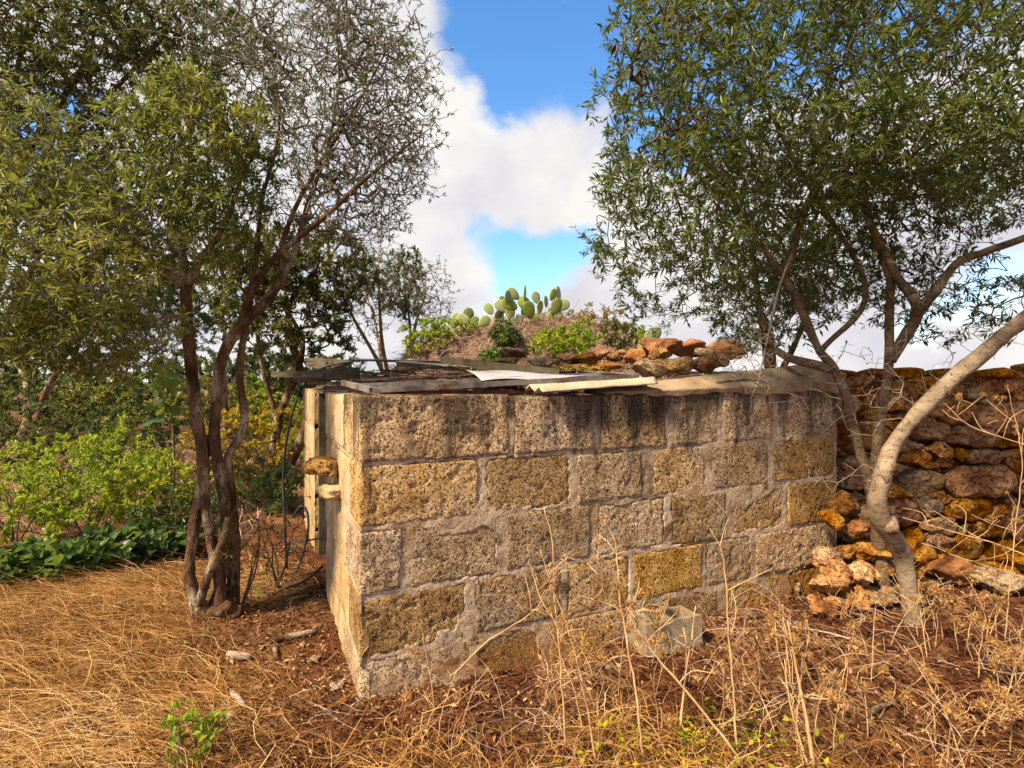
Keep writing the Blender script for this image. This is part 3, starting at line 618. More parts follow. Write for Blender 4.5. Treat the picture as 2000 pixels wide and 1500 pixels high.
def sheet(name, fn, nu, nv, mat, thick, label, cat):
    a_, b_ = np.meshgrid(np.linspace(0, 1, nu), np.linspace(0, 1, nv)); V = fn(a_.ravel(), b_.ravel()); n = len(V); F = gridfaces(nu, nv)
    V2 = V - np.array([0, 0, thick]); i = np.arange(n).reshape(nv, nu)
    rim = np.concatenate([i[0, :], i[1:, -1], i[-1, -2::-1], i[-2:0:-1, 0]]); rj = np.roll(rim, -1)
    o = obj(name, np.vstack([V, V2]) - V[0], [F, F[:, ::-1] + n, np.stack([rim, rim + n, rj + n, rj], -1)], mat); o.location = V[0]
    return tag(o, label, cat)
q00, q10, q11, q01 = P(940, 743, 3.28), P(1165, 735, 3.5), P(1100, 731, 3.9), P(911, 721, 3.85)
sheet('metal_sheet', lambda a, b: (q00 + np.outer(a, q10 - q00) + np.outer(b, q01 - q00) + np.outer(a * b, q11 - q10 - q01 + q00)) + np.outer(0.008 * np.sin(a * 9 + b * 4), (0, 0, 1)), 20, 10, M['zinc'], 0.003, 'thin pale grey metal sheet tucked under the dark steel channel', 'metal sheet')
t0_, t1_ = u2t(1048), u2t(1270)
def corr(a, b):
    t = t0_ + (t1_ - t0_) * a + 0.05 * b; s = -0.075 + 0.5 * b; z = 1.555 + 0.045 * a + 0.026 * np.cos(b * 0.5 / 0.155 * 2 * np.pi - 1.9) + 0.03 * b + 0.006 * fbm(np.stack([t, s, t * 0], -1), 8, 2, 3)
    t = t - 0.05 * np.clip(0.2 - a, 0, 1) * np.sin(b * 40)
    return hut_xyz(t, s, z)
sheet('corrugated_sheet', corr, 30, 60, M['asbestos'], 0.008, 'beige corrugated sheet overhanging the front edge of the hut roof', 'roofing sheet')
e00, e10, e01 = P(772, 709, 4.55), P(918, 722, 4.15), P(800, 704, 5.1)
sheet('corrugated_sheet', lambda a, b: e00 + np.outer(a, e10 - e00) + np.outer(b, e01 - e00) + np.outer(0.018 * np.cos(b * 22), (0, 0, 1)), 12, 40, M['asbestos'], 0.01, 'pale corrugated sheet lying behind the twig heap on the hut roof', 'roofing sheet')
V_, F_ = sweep(spline(uvl([(686, 702, 5.0, .012), (770, 705, 4.8, .012), (866, 708, 4.5, .012)]), 0.05), 8)
tag(obj('pipe', V_, F_, M['cable']), 'thin black pipe at the back left of the hut roof', 'pipe')
pl = empty('plank', P(601, 712, 4.9)); tag(pl, 'short weathered plank with nail holes above the hut doorway', 'plank')
board = bar('board', P(601, 708, 4.9), P(684, 712, 4.75), 0.05, 0.085, M['darkwood'], pl)
for k in range(4):
    c = P(640 + k * 11, 709, 4.80) + np.array([0, -0.03, 0]); V_, F_ = sweep(np.array([[*(c + np.array([0, -0.003, 0])), .011], [*(c + np.array([0, 0.01, 0])), .011]]), 8); obj('hole', rel(V_, pl), F_, M['cable'], board)
tag(bar('timber', P(540, 731, 4.7), P(640, 734, 4.35), 0.10, 0.045, M['darkwood']), 'dark timber sticking out left above the hut doorway', 'timber')
tag(bar('timber', P(596, 736, 4.55), P(690, 728, 4.3), 0.16, 0.09, M['beam']), 'black timber baulk lying on the pier beside the doorway', 'timber')

def strands(base, heading, L, lift, sag, width, tint, K=6, curl=0.15, g=rng):
    n = len(base); s = np.linspace(0, 1, K)[None, :, None]; H = np.stack([np.cos(heading), np.sin(heading), np.zeros(n)], -1)[:, None]; Sd = np.stack([-np.sin(heading), np.cos(heading), np.zeros(n)], -1)[:, None]
    c1 = (g.normal(size=(n, 1, 1)) * curl); c2 = g.normal(size=(n, 1, 1)) * curl * 0.5; Lr = L[:, None, None]; lf = lift[:, None, None]; sg = sag[:, None, None]
    Pp = base[:, None] + H * Lr * np.cos(lf) * s + Sd * Lr * (c1 * s ** 2 + c2 * np.sin(s * 5)) + np.array([0, 0, 1.]) * Lr * (np.sin(lf) * s - sg * s ** 2)
    Pp[..., 2] = np.maximum(Pp[..., 2], base[:, None, 2] - 0.005 + 0.012 * g.random((n, 1)))
    wv = norm(Sd + np.array([0, 0, 1.]) * g.normal(size=(n, 1, 1))) * (width[:, None, None] * 0.5) * (1 - 0.75 * s ** 2)
    V = np.stack([Pp - wv, Pp + wv], 2).reshape(-1, 3); b = (np.arange(n) * 2 * K)[:, None]
    F = np.vstack([b + np.array([[2 * k, 2 * k + 1, 2 * k + 3, 2 * k + 2]]) for k in range(K - 1)])
    return V, F, np.repeat(tint, 2 * K)
# twig heap on the roof
g = np.random.default_rng(31); n = 1800; t, s = g.uniform(0.12, 1.7, n), g.uniform(0.35, 2.3, n)
hp = 0.16 * np.exp(-((t - 0.75) / 0.6) ** 2 - ((s - 1.25) / 0.7) ** 2) + 0.06; z = 1.5 + hp * g.random(n) ** 0.5
b_ = hut_xyz(t, s, z); V_, F_, T_ = strands(b_, g.uniform(0, 6.28, n), g.uniform(0.12, 0.4, n), g.uniform(-0.1, 0.3, n), g.uniform(0, 0.4, n), g.uniform(0.004, 0.009, n), np.clip(g.random(n) * 0.7, 0, 1), 5, 0.3, g)
M['twigheap'] = leafmat('heap_twig', [(0.0, (0.03, 0.018, 0.012)), (0.6, (0.12, 0.075, 0.055)), (1.0, (0.34, 0.24, 0.18))], 0, 0.85, 0.1)
tag(obj('twig_heap', V_, F_, M['twigheap'], tint=T_), 'heap of dry brown twigs on the left of the hut roof', 'twigs', kind='stuff')
n = 1500; t, s = g.uniform(0.3, 3.6, n), g.uniform(0.5, 3.9, n); b_ = hut_xyz(t, s, roofz(t, s))
V_, F_, T_ = strands(b_, g.uniform(0, 6.28, n), g.uniform(0.08, 0.3, n), g.uniform(0.2, 1.3, n), g.uniform(0.1, 0.7, n), g.uniform(0.002, 0.005, n), g.random(n), 5, 0.3, g)
tag(obj('roof_weeds', V_, F_, M['brush'], tint=T_), 'dry pinkish weeds scattered over the earth of the hut roof', 'dry weeds', kind='stuff')
# roof stones
RS = [(1262, 716, 3.95, (.34, .22, .14), 'palestone', 'pale flat stone on the roof edge just right of the corrugated sheet'),
      (1322, 712, 4.05, (.36, .24, .15), 'palestone', 'long pale pitted stone on the roof edge above the concrete coping'),
      (1376, 708, 4.15, (.26, .22, .16), 'wallstone', 'brown broken stone beside the long pale stone on the roof edge'),
      (1408, 705, 4.3, (.20, .2, .14), 'palestone', 'small whitish stone at the right end of the roof edge stones'),
      (1290, 679, 5.2, (.44, .34, .26), 'redstone', 'large orange crumbly rock at the left of the roof rubble'),
      (1345, 682, 5.3, (.40, .32, .22), 'redstone', 'middle orange rock in the rubble row on the hut roof'),
      (1390, 688, 5.1, (.34, .30, .20), 'palestone', 'pale orange rock between the reddish rocks on the roof'),
      (1424, 690, 4.9, (.30, .26, .22), 'redstone', 'deep red jagged rock nearest the hanging dead branch'),
      (1006, 692, 5.6, (.42, .3, .14), 'palestone', 'grey oblong stone in the middle of the roof rubble'),
      (1060, 706, 4.9, (.50, .3, .10), 'palestone', 'flat tan stone slab behind the right end of the steel channel'),
      (985, 706, 4.8, (.36, .3, .09), 'palestone', 'low tan stone behind the middle of the steel channel'),
      (1130, 716, 4.5, (.46, .2, .06), 'palestone', 'thin moss-edged stone slab behind the pale grey sheet'),
      (1190, 716, 4.4, (.34, .2, .07), 'wallstone', 'thin brown stone slab left of the pale flat roof-edge stone')]
gQ = np.random.default_rng(64); LBR = ['left', 'middle', 'right']
for k in range(15): RS.append((1110 + k * 23 + gQ.normal() * 8, 700 - (k * 1.6) + gQ.normal() * 5, 5.4 + gQ.normal() * .4, tuple(gQ.uniform(.12, .30) * np.array([1.2, 1, .75])), ['redstone', 'wallstone', 'palestone'][k % 3], 'small %s rubble stone, number %s from the left in the roof rubble' % (['reddish', 'brown', 'pale'][k % 3], ['one', 'two', 'three', 'four', 'five', 'six', 'seven', 'eight', 'nine', 'ten', 'eleven', 'twelve', 'thirteen', 'fourteen', 'fifteen'][k])))
for k, (u, v, Yd, sz, mk, lb) in enumerate(RS): stone('roof_stone', P(u, v, Yd), sz, (0.1 * math.sin(k), 0.1 * math.cos(k * 2), k * 1.3 if k > 4 else 0.4), mk, lb, group='loose stones on the hut roof', seed=k)
n = 900; c = P(1130, 720, 4.42); b_ = c + g.normal(size=(n, 3)) * np.array([0.20, 0.05, 0.012]); V_, F_, T_ = leaves(b_, rvec(n, g), rvec(n, g), np.full(n, .018), np.full(n, .014), g.random(n))
tag(obj('moss', V_, F_, M['moss'], tint=T_), 'yellow-brown moss fringe on the stone slab behind the grey sheet', 'moss', kind='stuff')

# hanging cable and hoses by the doorway
def hose(rows, label, r=.010, name='cable'):
    V_, F_ = sweep(spline(uvl([(u, v, Yd, r) for u, v, Yd in rows]), 0.03), 8); o = obj(name, V_ - V_[0], F_, M['cable']); o.location = V_[0]; return tag(o, label, 'cable')
hose([(690, 706, 4.7), (650, 712, 4.75), (612, 728, 4.8), (588, 760, 4.75), (570, 810, 4.7), (558, 870, 4.65), (553, 940, 4.6), (556, 1020, 4.5), (560, 1110, 4.45)], 'black cable hanging from the roof corner down past the doorway')
hose([(572, 1010, 4.7), (588, 988, 4.7), (600, 1000, 4.68), (602, 1035, 4.65), (592, 1080, 4.6), (578, 1120, 4.55)], 'short black hose looping beside the far door pier')
hose([(566, 1060, 4.75), (590, 1058, 4.7), (628, 1050, 4.5)], 'thin dark cable running level into the doorway', .008)
hose([(545, 1152, 4.2), (585, 1140, 4.2), (612, 1122, 4.22), (630, 1106, 4.3)], 'black hose lying on the ground in front of the near pier')

# ------------------------------------------------------------------ mound behind the hut with prickly pears
mc = np.array([0.35, 10.0])
def nz_(x, y): return fbm(np.stack([x, y, x * 0], -1), 2.2, 3, 91)
def mz(x, y):
    q = np.stack([x, y, x * 0], -1); d = np.hypot((x - mc[0]) / 3.6, (y - mc[1]) / 2.6)
    return -0.1 + 2.85 * np.clip(1.0 - d ** 2.4, 0, 1) ** 0.8 + 0.26 * fbm(q, 1.6, 3, 14) + 0.05 * fbm(q, 7, 3, 15)
xx, yy = np.meshgrid(np.linspace(-3.6, 4.3, 140), np.linspace(7.3, 12.7, 100)); V_ = np.stack([xx.ravel(), yy.ravel(), mz(xx.ravel(), yy.ravel())], -1)
tag(obj('mound', V_, gridfaces(140, 100), M['mound']), kind='structure')
n = 15000; x, y = g.uniform(-2.6, 3.4, n), g.uniform(7.6, 11, n); b_ = np.stack([x, y, mz(x, y)], -1)
V_, F_, T_ = strands(b_, g.uniform(0, 6.28, n), g.uniform(0.1, 0.36, n) + 0.3 * (g.random(n) < .04), g.uniform(0.3, 1.5, n), g.uniform(0.1, 0.8, n), g.uniform(0.005, 0.011, n), np.clip(.5 + .5 * nz_(x, y) + .25 * g.normal(size=n), 0, 1), 5, 0.4, g)
tag(obj('dry_brush', V_, F_, M['brush'], tint=T_), 'pinkish dry brush covering the mound behind the hut', 'dry brush', kind='stuff')
Vp, Fp = ico(3); Vp = Vp.copy(); zz = Vp[:, 2]; Vp = np.column_stack([Vp[:, 0] * (0.5 + 0.10 * zz) , Vp[:, 1] * 0.075, (zz + 0.9) * 0.52]); padme = mesh_data('pad', Vp, Fp, M['pad'])
def pad(root, p, size, roll, yaw, tilt=0.0):
    o = bpy.data.objects.new('pad', padme); o.scale = (size * 0.72, size, size); o.rotation_euler = (tilt, roll, yaw); o.location = tuple(np.asarray(p) - np.array(root.location)); link(o, root); return o
def Z6(x, y): return 750 + x / 2.857, 500 + y / 2.857
pears = [('prickly pear with tall pale green pads standing on top of the mound', (1052, 625, 9.3), [(750, 215, -0.9, .3), (785, 230, 0.1, 1.4), (690, 245, 0.1, .9), (668, 262, -.3, .6), (690, 285, -.9, .2), (740, 270, -1.1, .3), (855, 240, -0.2, .2), (930, 222, .5, .7), (975, 235, .1, 1.1), (955, 262, 1.3, .2), (905, 262, .1, 1.0), (865, 300, .1, .9), (910, 330, 1.1, .1), (815, 365, .6, .1), (855, 372, 0, .4), (952, 300, .2, .3), (815, 278, -.7, .2), (655, 315, -.2, .8), (605, 300, -.6, .3), (632, 365, .1, .7), (715, 400, .4, .5), (742, 405, -.5, .6), (780, 320, .3, .5), (820, 325, -.3, .2), (890, 370, .2, .6), (760, 365, -.2, .1), (700, 330, .2, .4), (930, 345, .3, .1)]),
         ('small cluster of prickly pear pads low on the left of the mound', (905, 655, 9.0), [(480, 345, -1.2, .2), (455, 355, .3, .5), (530, 365, .9, .3), (500, 375, .2, .2), (380, 375, .5, .3)]),
         ('lone prickly pear sprout at the right of the roof rubble', (1263, 670, 7.5), [(1460, 455, -.5, .2), (1490, 450, .6, .3), (1475, 470, .1, .2), (1440, 440, -.9, .5)])]
for lb, (u, v, Yd), pads in pears:
    root = empty('prickly_pear', P(u, v + 20, Yd)); tag(root, lb, 'cactus', 'prickly pears on the mound')
    for k, (a_, b2_, rl, yw) in enumerate(pads):
        uu, vv = Z6(a_, b2_); pad(root, P(uu, vv + 8, Yd + 0.25 * math.sin(k * 2.4)), (0.25 + 0.05 * math.sin(k * 1.7)) * Yd / 9.3, rl, yw, 0.25 * math.sin(k * 3.1))
    for k in range(6 if len(pads) > 5 else 1):
        pad(root, np.array(root.location) + np.array([0.35 * math.sin(k * 2.1), 0.1 * math.cos(k), -0.05 - 0.06 * k]), 0.26, 0.3 * math.sin(k * 4), k, 0)

# ------------------------------------------------------------------ right olive tree
gR = np.random.default_rng(101)
R1 = uvl([(1790, 1250, 3.600, 0.0549), (1770, 1120, 3.600, 0.0508), (1750, 1060, 3.547, 0.0569), (1714, 1000, 3.475, 0.0583), (1722, 940, 3.438, 0.0521), (1745, 870, 3.479, 0.0481), (1795, 805, 3.516, 0.0466), (1860, 740, 3.500, 0.0452), (1920, 690, 3.460, 0.0460), (1985, 635, 3.430, 0.0474), (2065, 575, 3.380, 0.0470), (2150, 480, 3.330, 0.0341), (2200, 330, 3.280, 0.0227)])
R2 = uvl([(1730, 1165, 4.000, 0.0422), (1718, 1080, 4.000, 0.0394), (1708, 1010, 3.980, 0.0381), (1700, 950, 3.950, 0.0408), (1682, 890, 3.970, 0.0360), (1664, 820, 4.000, 0.0326), (1648, 760, 4.000, 0.0326), (1625, 715, 4.000, 0.0340), (1598, 680, 4.020, 0.0299), (1572, 620, 4.030, 0.0286), (1548, 570, 4.050, 0.0272), (1528, 535, 4.060, 0.0258), (1480, 470, 4.034, 0.0211), (1425, 380, 3.886, 0.0177), (1370, 310, 3.682, 0.0136), (1300, 240, 3.450, 0.0082), (1260, 150, 3.350, 0.0048)])
R2b = uvl([(1630, 722, 4.0, 0.0357), (1592, 712, 4.05, 0.0340), (1545, 700, 4.12, 0.0298), (1512, 682, 4.2, 0.0238)])
R2c = uvl([(1530, 540, 4.06, .03), (1545, 505, 4.05, .03), (1562, 440, 4.0, .027), (1590, 370, 3.95, .023), (1610, 290, 3.9, .018), (1620, 180, 3.85, .012), (1630, 60, 3.8, .006)])
R3 = uvl([(1703, 960, 3.980, 0.0348), (1710, 890, 4.000, 0.0348), (1722, 800, 4.030, 0.0335), (1735, 720, 4.060, 0.0335), (1737, 640, 4.080, 0.0327), (1738, 580, 4.080, 0.0300), (1738, 540, 4.080, 0.0314), (1715, 470, 4.100, 0.0314), (1695, 420, 4.100, 0.0279), (1690, 340, 4.150, 0.0209), (1740, 220, 4.200, 0.0139), (1750, 80, 4.200, 0.0070)])
R3b = uvl([(1738, 705, 4.06, 0.0408), (1770, 655, 4.0, 0.0399), (1792, 610, 3.95, 0.0391), (1780, 575, 3.97, 0.0357), (1755, 545, 4.02, 0.0306), (1720, 480, 4.08, 0.0255)])
R3c = uvl([(1788, 618, 3.95, 0.0382), (1830, 565, 3.92, 0.0323), (1868, 515, 3.9, 0.0289), (1930, 490, 3.85, 0.0255), (2000, 465, 3.8, 0.0238), (2090, 425, 3.75, 0.0153), (2180, 360, 3.7, 0.0085)])
R4 = uvl([(1600, 690, 4.02, .02), (1690, 560, 4.2, .02), (1560, 330, 4.4, .018), (1480, 160, 4.4, .012), (1450, 30, 4.3, .006)])
def E(u, v, Yd, ru, rv, ry, n): return ell(P(u, v, Yd), (ru / FPX * Yd, ry, rv / FPX * Yd), n, gR)
tR = np.vstack([E(1320, 400, 3.6, 165, 150, .8, 1350), E(1335, 190, 3.4, 160, 190, .9, 1450), E(1270, 80, 4.0, 90, 130, .6, 500), E(1520, 180, 3.7, 190, 230, 1.0, 1900), E(1740, 200, 3.6, 200, 230, 1.1, 1900), E(1950, 150, 3.4, 170, 220, 1.0, 1500),
                E(1560, 430, 4.5, 190, 120, .6, 1300), E(1760, 420, 4.6, 190, 120, .6, 1300), E(1960, 360, 3.9, 140, 90, .7, 700), E(1300, 570, 4.2, 110, 70, .4, 240), E(1620, 300, 3.2, 190, 100, .6, 700), E(1860, 290, 3.1, 170, 100, .6, 650), E(1500, -60, 3.8, 330, 120, .9, 900), E(1850, -60, 3.7, 300, 120, .9, 800), E(1880, 600, 3.9, 150, 70, .4, 220), E(1640, 570, 4.5, 160, 70, .5, 420), E(1500, 580, 4.4, 120, 90, .5, 420), E(1800, 545, 4.5, 150, 50, .4, 200)])
otree = tree('olive_tree', 'multi-stemmed olive tree with dense green crown in front of the dry-stone wall', None,
    [('trunk', R1, 'bark_pale'), ('trunk', R2), ('limb', R3), ('limb', R2b), ('limb', R2c), ('limb', R3b), ('limb', R3c), ('limb', R4)],
    [(tR, dict(leafcnt=10, perseg=7.0, L=(.032, .078), asp=.25, tintbias=-0.02), 'leaf_olive', 'crown')], ('bark_light', 'twig_brown'), gR, grw=dict(maxlen=0.75, step=0.06), limb_from=0.9)
c = P(1743, 1036, 3.41); V_, F_ = sweep(spline([(*P(1735, 1015, 3.52), .05), (*P(1741, 1030, 3.44), .042), (*c, .036)], .01), 12, .08, 3); stub = obj('stub', rel(V_, otree), F_, M['bark_pale'], otree)
V_, F_ = sweep(np.array([[*(c + np.array([0, -.002, -.001])), .024], [*(c + np.array([0, .012, 0.0])), .024]]), 12); obj('sawn_face', rel(V_, otree), F_, M['twig_brown'], stub)
gK = np.random.default_rng(17)
for k, rows in enumerate([R1, R2, R1, R3, R2, R1, R3c, R2, R1]):
    q_ = spline(rows, .03); i = int(gK.integers(4, int(len(q_) * .7))); d_ = norm(np.array([gK.normal() * .7, -1, gK.normal() * .3])); V_, F_ = rock((.05, .045, .06), 900 + k, 3, 5, .2, .1); obj('knot', rel(V_ + q_[i, :3] + d_ * q_[i, 3] * .9, otree), F_, M['bark_light'], otree)
# dead hanging branch
gD = np.random.default_rng(55); D0 = uvl([(1545, 500, 3.98, .007), (1522, 560, 3.92, .009), (1508, 620, 3.88, .008), (1495, 680, 3.85, .006), (1482, 740, 3.85, .004), (1466, 780, 3.85, .002)]); pl_ = spline(D0, .03)
td = np.vstack([ell(P(1462, 690, 3.85), (.24, .14, .24), 260, gD), ell(P(1495, 640, 3.85), (.2, .1, .2), 120, gD), ell(P(1500, 720, 3.85), (.16, .1, .22), 120, gD), ell(P(1560, 790, 3.85), (.1, .1, .08), 6, gD)])
Pn, par, nl = grow([pl_], td, 0.4, .06, gD, .10, .004); tw, _ = twigs_leaves(Pn, par, nl, r0=.0016, rexp=.30, leafcnt=0, g=gD); V_, F_ = sweep(pl_, 6)
db = obj('dead_branch', rel(merge([(V_, F_), tw])[0], otree), merge([(V_, F_), tw])[1], M['twig_dead'], otree); db['label'] = 'bare pale dead branch hanging over the coping'
# green-leaved suckers in front of the wall
ts = np.vstack([ell(P(1650, 760, 3.7), (.35, .2, .35), 80, gD), ell(P(1640, 930, 3.65), (.3, .15, .12), 36, gD), ell(P(1800, 700, 3.6), (.35, .2, .3), 60, gD), ell(P(1740, 800, 3.6), (.3, .15, .2), 30, gD), ell(P(1900, 630, 3.5), (.3, .2, .25), 60, gD)])
Pn, par, nl = grow([spline(R2[4:8], .05), spline(R1[4:9], .05)], ts, 0.55, .045, gD, .05, .002); tw, lv = twigs_leaves(Pn, par, nl, r0=.0012, rexp=.25, leafcnt=14, perseg=.75, L=(.018, .034), asp=.33, g=gD, tintbias=.25)
obj('sucker_shoots', rel(tw[0], otree), tw[1], M['twig_dead'], otree)['kind'] = 'stuff'; obj('sucker_leaves', rel(lv[0], otree), lv[1], M['leaf_green'], otree, tint=lv[2])['kind'] = 'stuff'

# ------------------------------------------------------------------ left multi-stemmed olive
gL = np.random.default_rng(202)
def EL(u, v, Yd, ru, rv, ry, n): return ell(P(u, v, Yd), (ru / FPX * Yd, ry, rv / FPX * Yd), n, gL)
Y0 = 3.72
S1 = uvl([(396, 1225, Y0, 0.0467), (376, 1150, Y0, 0.0408), (369, 1110, Y0, 0.0374), (378, 1040, Y0 + .02, 0.0357), (390, 960, Y0 + .05, 0.0306), (400, 900, Y0 + .08, 0.0255), (408, 850, Y0 + .12, 0.0170)])
T1 = uvl([(432, 1215, Y0, 0.0492), (428, 1130, Y0, 0.0394), (414, 1060, Y0 - .03, 0.0361), (401, 980, Y0 - .04, 0.0353), (396, 890, Y0 - .02, 0.0410), (383, 810, Y0, 0.0410), (372, 700, Y0, 0.0394), (365, 620, Y0, 0.0377), (362, 560, Y0, 0.0369), (356, 500, Y0, 0.0279), (345, 420, Y0 - .05, 0.0197), (370, 330, Y0 - .1, 0.0131), (372, 220, Y0 - .1, 0.0057)])
T1b = uvl([(362, 562, Y0, 0.0298), (335, 541, Y0 - .05, 0.0255), (290, 515, Y0 - .15, 0.0204), (210, 490, Y0 - .3, 0.0153), (120, 480, Y0 - .5, 0.0102), (40, 500, Y0 - .6, 0.0051)])
T1c = uvl([(364, 560, Y0, .036), (388, 515, Y0, .028), (425, 460, Y0 + .05, .022), (452, 405, Y0 + .1, .018), (470, 330, Y0 + .1, .01), (440, 250, Y0, .005)])
T2 = uvl([(415, 1220, Y0 + .06, 0.0560), (432, 1110, Y0 + .08, 0.0440), (442, 1010, Y0 + .08, 0.0400), (430, 930, Y0 + .08, 0.0400), (419, 850, Y0 + .08, 0.0384), (424, 760, Y0 + .08, 0.0376), (434, 700, Y0 + .08, 0.0376), (458, 650, Y0 + .08, 0.0376), (485, 622, Y0 + .08, 0.0352), (520, 585, Y0 + .1, 0.0320), (552, 540, Y0 + .1, 0.0288), (582, 468, Y0 + .15, 0.0208), (604, 390, Y0 + .2, 0.0160), (640, 290, Y0 + .2, 0.0120), (662, 160, Y0 + .2, 0.0080), (655, 40, Y0 + .2, 0.0048)])
T2b = uvl([(470, 640, Y0 + .08, 0.0272), (490, 570, Y0 + .02, 0.0240), (540, 500, Y0, 0.0224), (600, 450, Y0 - .02, 0.0200), (650, 410, Y0 - .05, 0.0176), (700, 362, Y0 - .1, 0.0144), (770, 305, Y0 - .1, 0.0088), (840, 250, Y0 - .1, 0.0040)])
T2c = uvl([(552, 540, Y0 + .1, .024), (552, 480, Y0 + .1, .018), (590, 380, Y0, .014), (700, 200, Y0, .01), (760, 90, Y0, .005)])
T3 = uvl([(450, 1215, Y0 + .15, 0.0492), (458, 1080, Y0 + .16, 0.0369), (452, 960, Y0 + .16, 0.0312), (446, 892, Y0 + .16, 0.0295), (466, 858, Y0 + .16, 0.0303), (478, 820, Y0 + .16, 0.0295), (468, 740, Y0 + .16, 0.0279), (471, 690, Y0 + .16, 0.0262), (480, 640, Y0 + .16, 0.0246), (490, 570, Y0 + .16, 0.0230), (502, 490, Y0 + .16, 0.0197), (512, 390, Y0 + .2, 0.0148), (545, 250, Y0 + .2, 0.0098), (530, 90, Y0 + .2, 0.0049)])
tG = np.vstack([EL(390, 290, 3.6, 135, 120, .45, 1803), EL(370, 190, 3.6, 70, 40, .3, 224), EL(340, 440, 3.5, 160, 90, .5, 976), EL(110, 520, 3.1, 170, 170, .5, 1576), EL(150, 640, 3.2, 180, 90, .4, 976), EL(60, 330, 3.3, 130, 150, .5, 976)])
tW = np.vstack([EL(640, 170, 3.9, 190, 200, .7, 5304), EL(720, 330, 3.8, 130, 130, .5, 2529), EL(560, 60, 4.0, 200, 120, .7, 2448), EL(770, 200, 3.8, 85, 160, .4, 1060), EL(640, 410, 4.0, 130, 70, .5, 1060), EL(770, 60, 3.8, 60, 90, .3, 244)])
ltree = tree('olive_tree', 'multi-stemmed olive tree with grey twiggy crown left of the hut', None,
    [('trunk', T2), ('trunk', T1), ('trunk', S1), ('trunk', T3), ('limb', T1b), ('limb', T1c), ('limb', T2b), ('limb', T2c)],
    [(tG, dict(leafcnt=10, perseg=9.5, L=(.030, .074), asp=.25, tintbias=.08), 'leaf_yellowgreen', 'leafy_crown'),
     (tW, dict(leafcnt=8, perseg=2.4, L=(.024, .048), asp=.26, r0=.0015, tintbias=0), 'leaf_dusky', 'twiggy_crown')], ('bark_brown', 'twig_grey'), gL, grw=dict(maxlen=0.75, step=0.055, wob=.006), limb_from=1.9)

for k, (u, v, sz) in enumerate([(425, 1190, (.20, .18, .20)), (400, 1195, (.13, .13, .18)), (448, 1200, (.16, .15, .14))]):
    V_, F_ = rock(sz, 700 + k, 4, 5, .22, .10); obj('burl', rel(V_ + P(u, v, Y0 + .02), ltree), F_, M['bark_brown'], ltree)
V_, F_ = sweep(spline(uvl([(388, 1185, Y0 - .01, .032), (404, 1130, Y0 - .05, .030), (419, 1095, Y0 - .06, .028), (432, 1062, Y0 - .04, .026), (446, 1010, Y0, .022)]), .03), 9, .2, 5); obj('limb', rel(V_, ltree), F_, M['bark_brown'], ltree)
# ------------------------------------------------------------------ trees behind, by a small generator
def wild_tree(label, base, h, clouds, leaf, barks, seed, lk, trunks=1, group='trees behind the hut and field', name='olive_tree', r=.09, grw=None, lean=0.15):
    g_ = np.random.default_rng(seed); stems = []; base = np.asarray(base, float); tg = []
    for (c, rad, n) in clouds: tg.append(ell(c, rad, n, g_))
    for k in range(trunks):
        c = np.asarray(clouds[k % len(clouds)][0], float); off = g_.normal(size=3) * np.array([.12, .12, 0]) * (trunks > 1); p0 = base + off - np.array([0, 0, .05]); rr = r * g_.uniform(.7, 1.0)
        m1 = p0 + (c - p0) * .35 + g_.normal(size=3) * lean * np.array([1, 1, .3]); m2 = p0 + (c - p0) * .7 + g_.normal(size=3) * lean; e = c + np.array([0, 0, .25 * h * g_.random()])
        stems.append(('trunk', np.array([(*p0, rr * 1.2), (*m1, rr * .85), (*m2, rr * .55), (*c, rr * .3), (*e, rr * .1)])))
    for (c, rad, n) in clouds[trunks:]:
        p0 = stems[0][1][1][:3]; c = np.asarray(c, float); stems.append(('limb', np.array([(*p0, r * .5), (*(p0 + (c - p0) * .5 + g_.normal(size=3) * lean), r * .35), (*c, r * .12)])))
    return tree(name, label, group, stems, [(np.vstack(tg), lk, leaf, 'crown')], barks, g_, grw=grw or dict(maxlen=1.0, step=.09), base=base, limb_from=.3)
def C(u, v, Yd): return P(u, v, Yd)
lk1 = dict(leafcnt=6, perseg=2.2, L=(.05, .085), asp=.26, r0=.003)
wild_tree('dark olive tree with leaning trunk filling the upper left corner', gpt(-6.6, 5.9), 3, [(C(170, 120, 5.4), (1.2, .8, .75), 2295), (C(60, 250, 5.2), (.8, .8, .8), 1275), (C(330, 60, 5.5), (.9, .7, .6), 1275), (C(60, 20, 5.0), (.9, .8, .6), 1020), (C(120, 420, 5.3), (.9, .7, .7), 500), (C(420, 180, 5.6), (.8, .6, .7), 500), (C(250, 400, 5.6), (.7, .6, .5), 663)], 'leaf_dusky', ('bark_brown', 'twig_brown'), 1, dict(leafcnt=10, perseg=9, L=(.045, .078), asp=.26, r0=.0020, tintbias=.05), 1, r=.10)
lk2 = dict(leafcnt=12, perseg=13, L=(.07, .12), asp=.34, r0=.004)
wild_tree('low bushy olive tree with brownish leaves just left behind the hut', gpt(-4.1, 9.2), 2.5, [(C(560, 600, 8.6), (1.0, .9, .9), 570), (C(620, 520, 8.8), (.9, .8, .8), 450), (C(500, 520, 8.4), (.8, .8, .7), 360)], 'leaf_dusky', ('bark_brown', 'twig_brown'), 2, {**lk2, 'tintbias': .1}, 2)
wild_tree('rounded dark tree behind the field at the far left', gpt(-9.4, 10.5), 2.5, [(C(60, 640, 15), (1.7, 1.2, 1.0), 750), (C(180, 560, 10.5), (1.5, 1.2, 1.0), 600)], 'leaf_dark', ('bark_brown', 'twig_brown'), 3, lk2, 2)
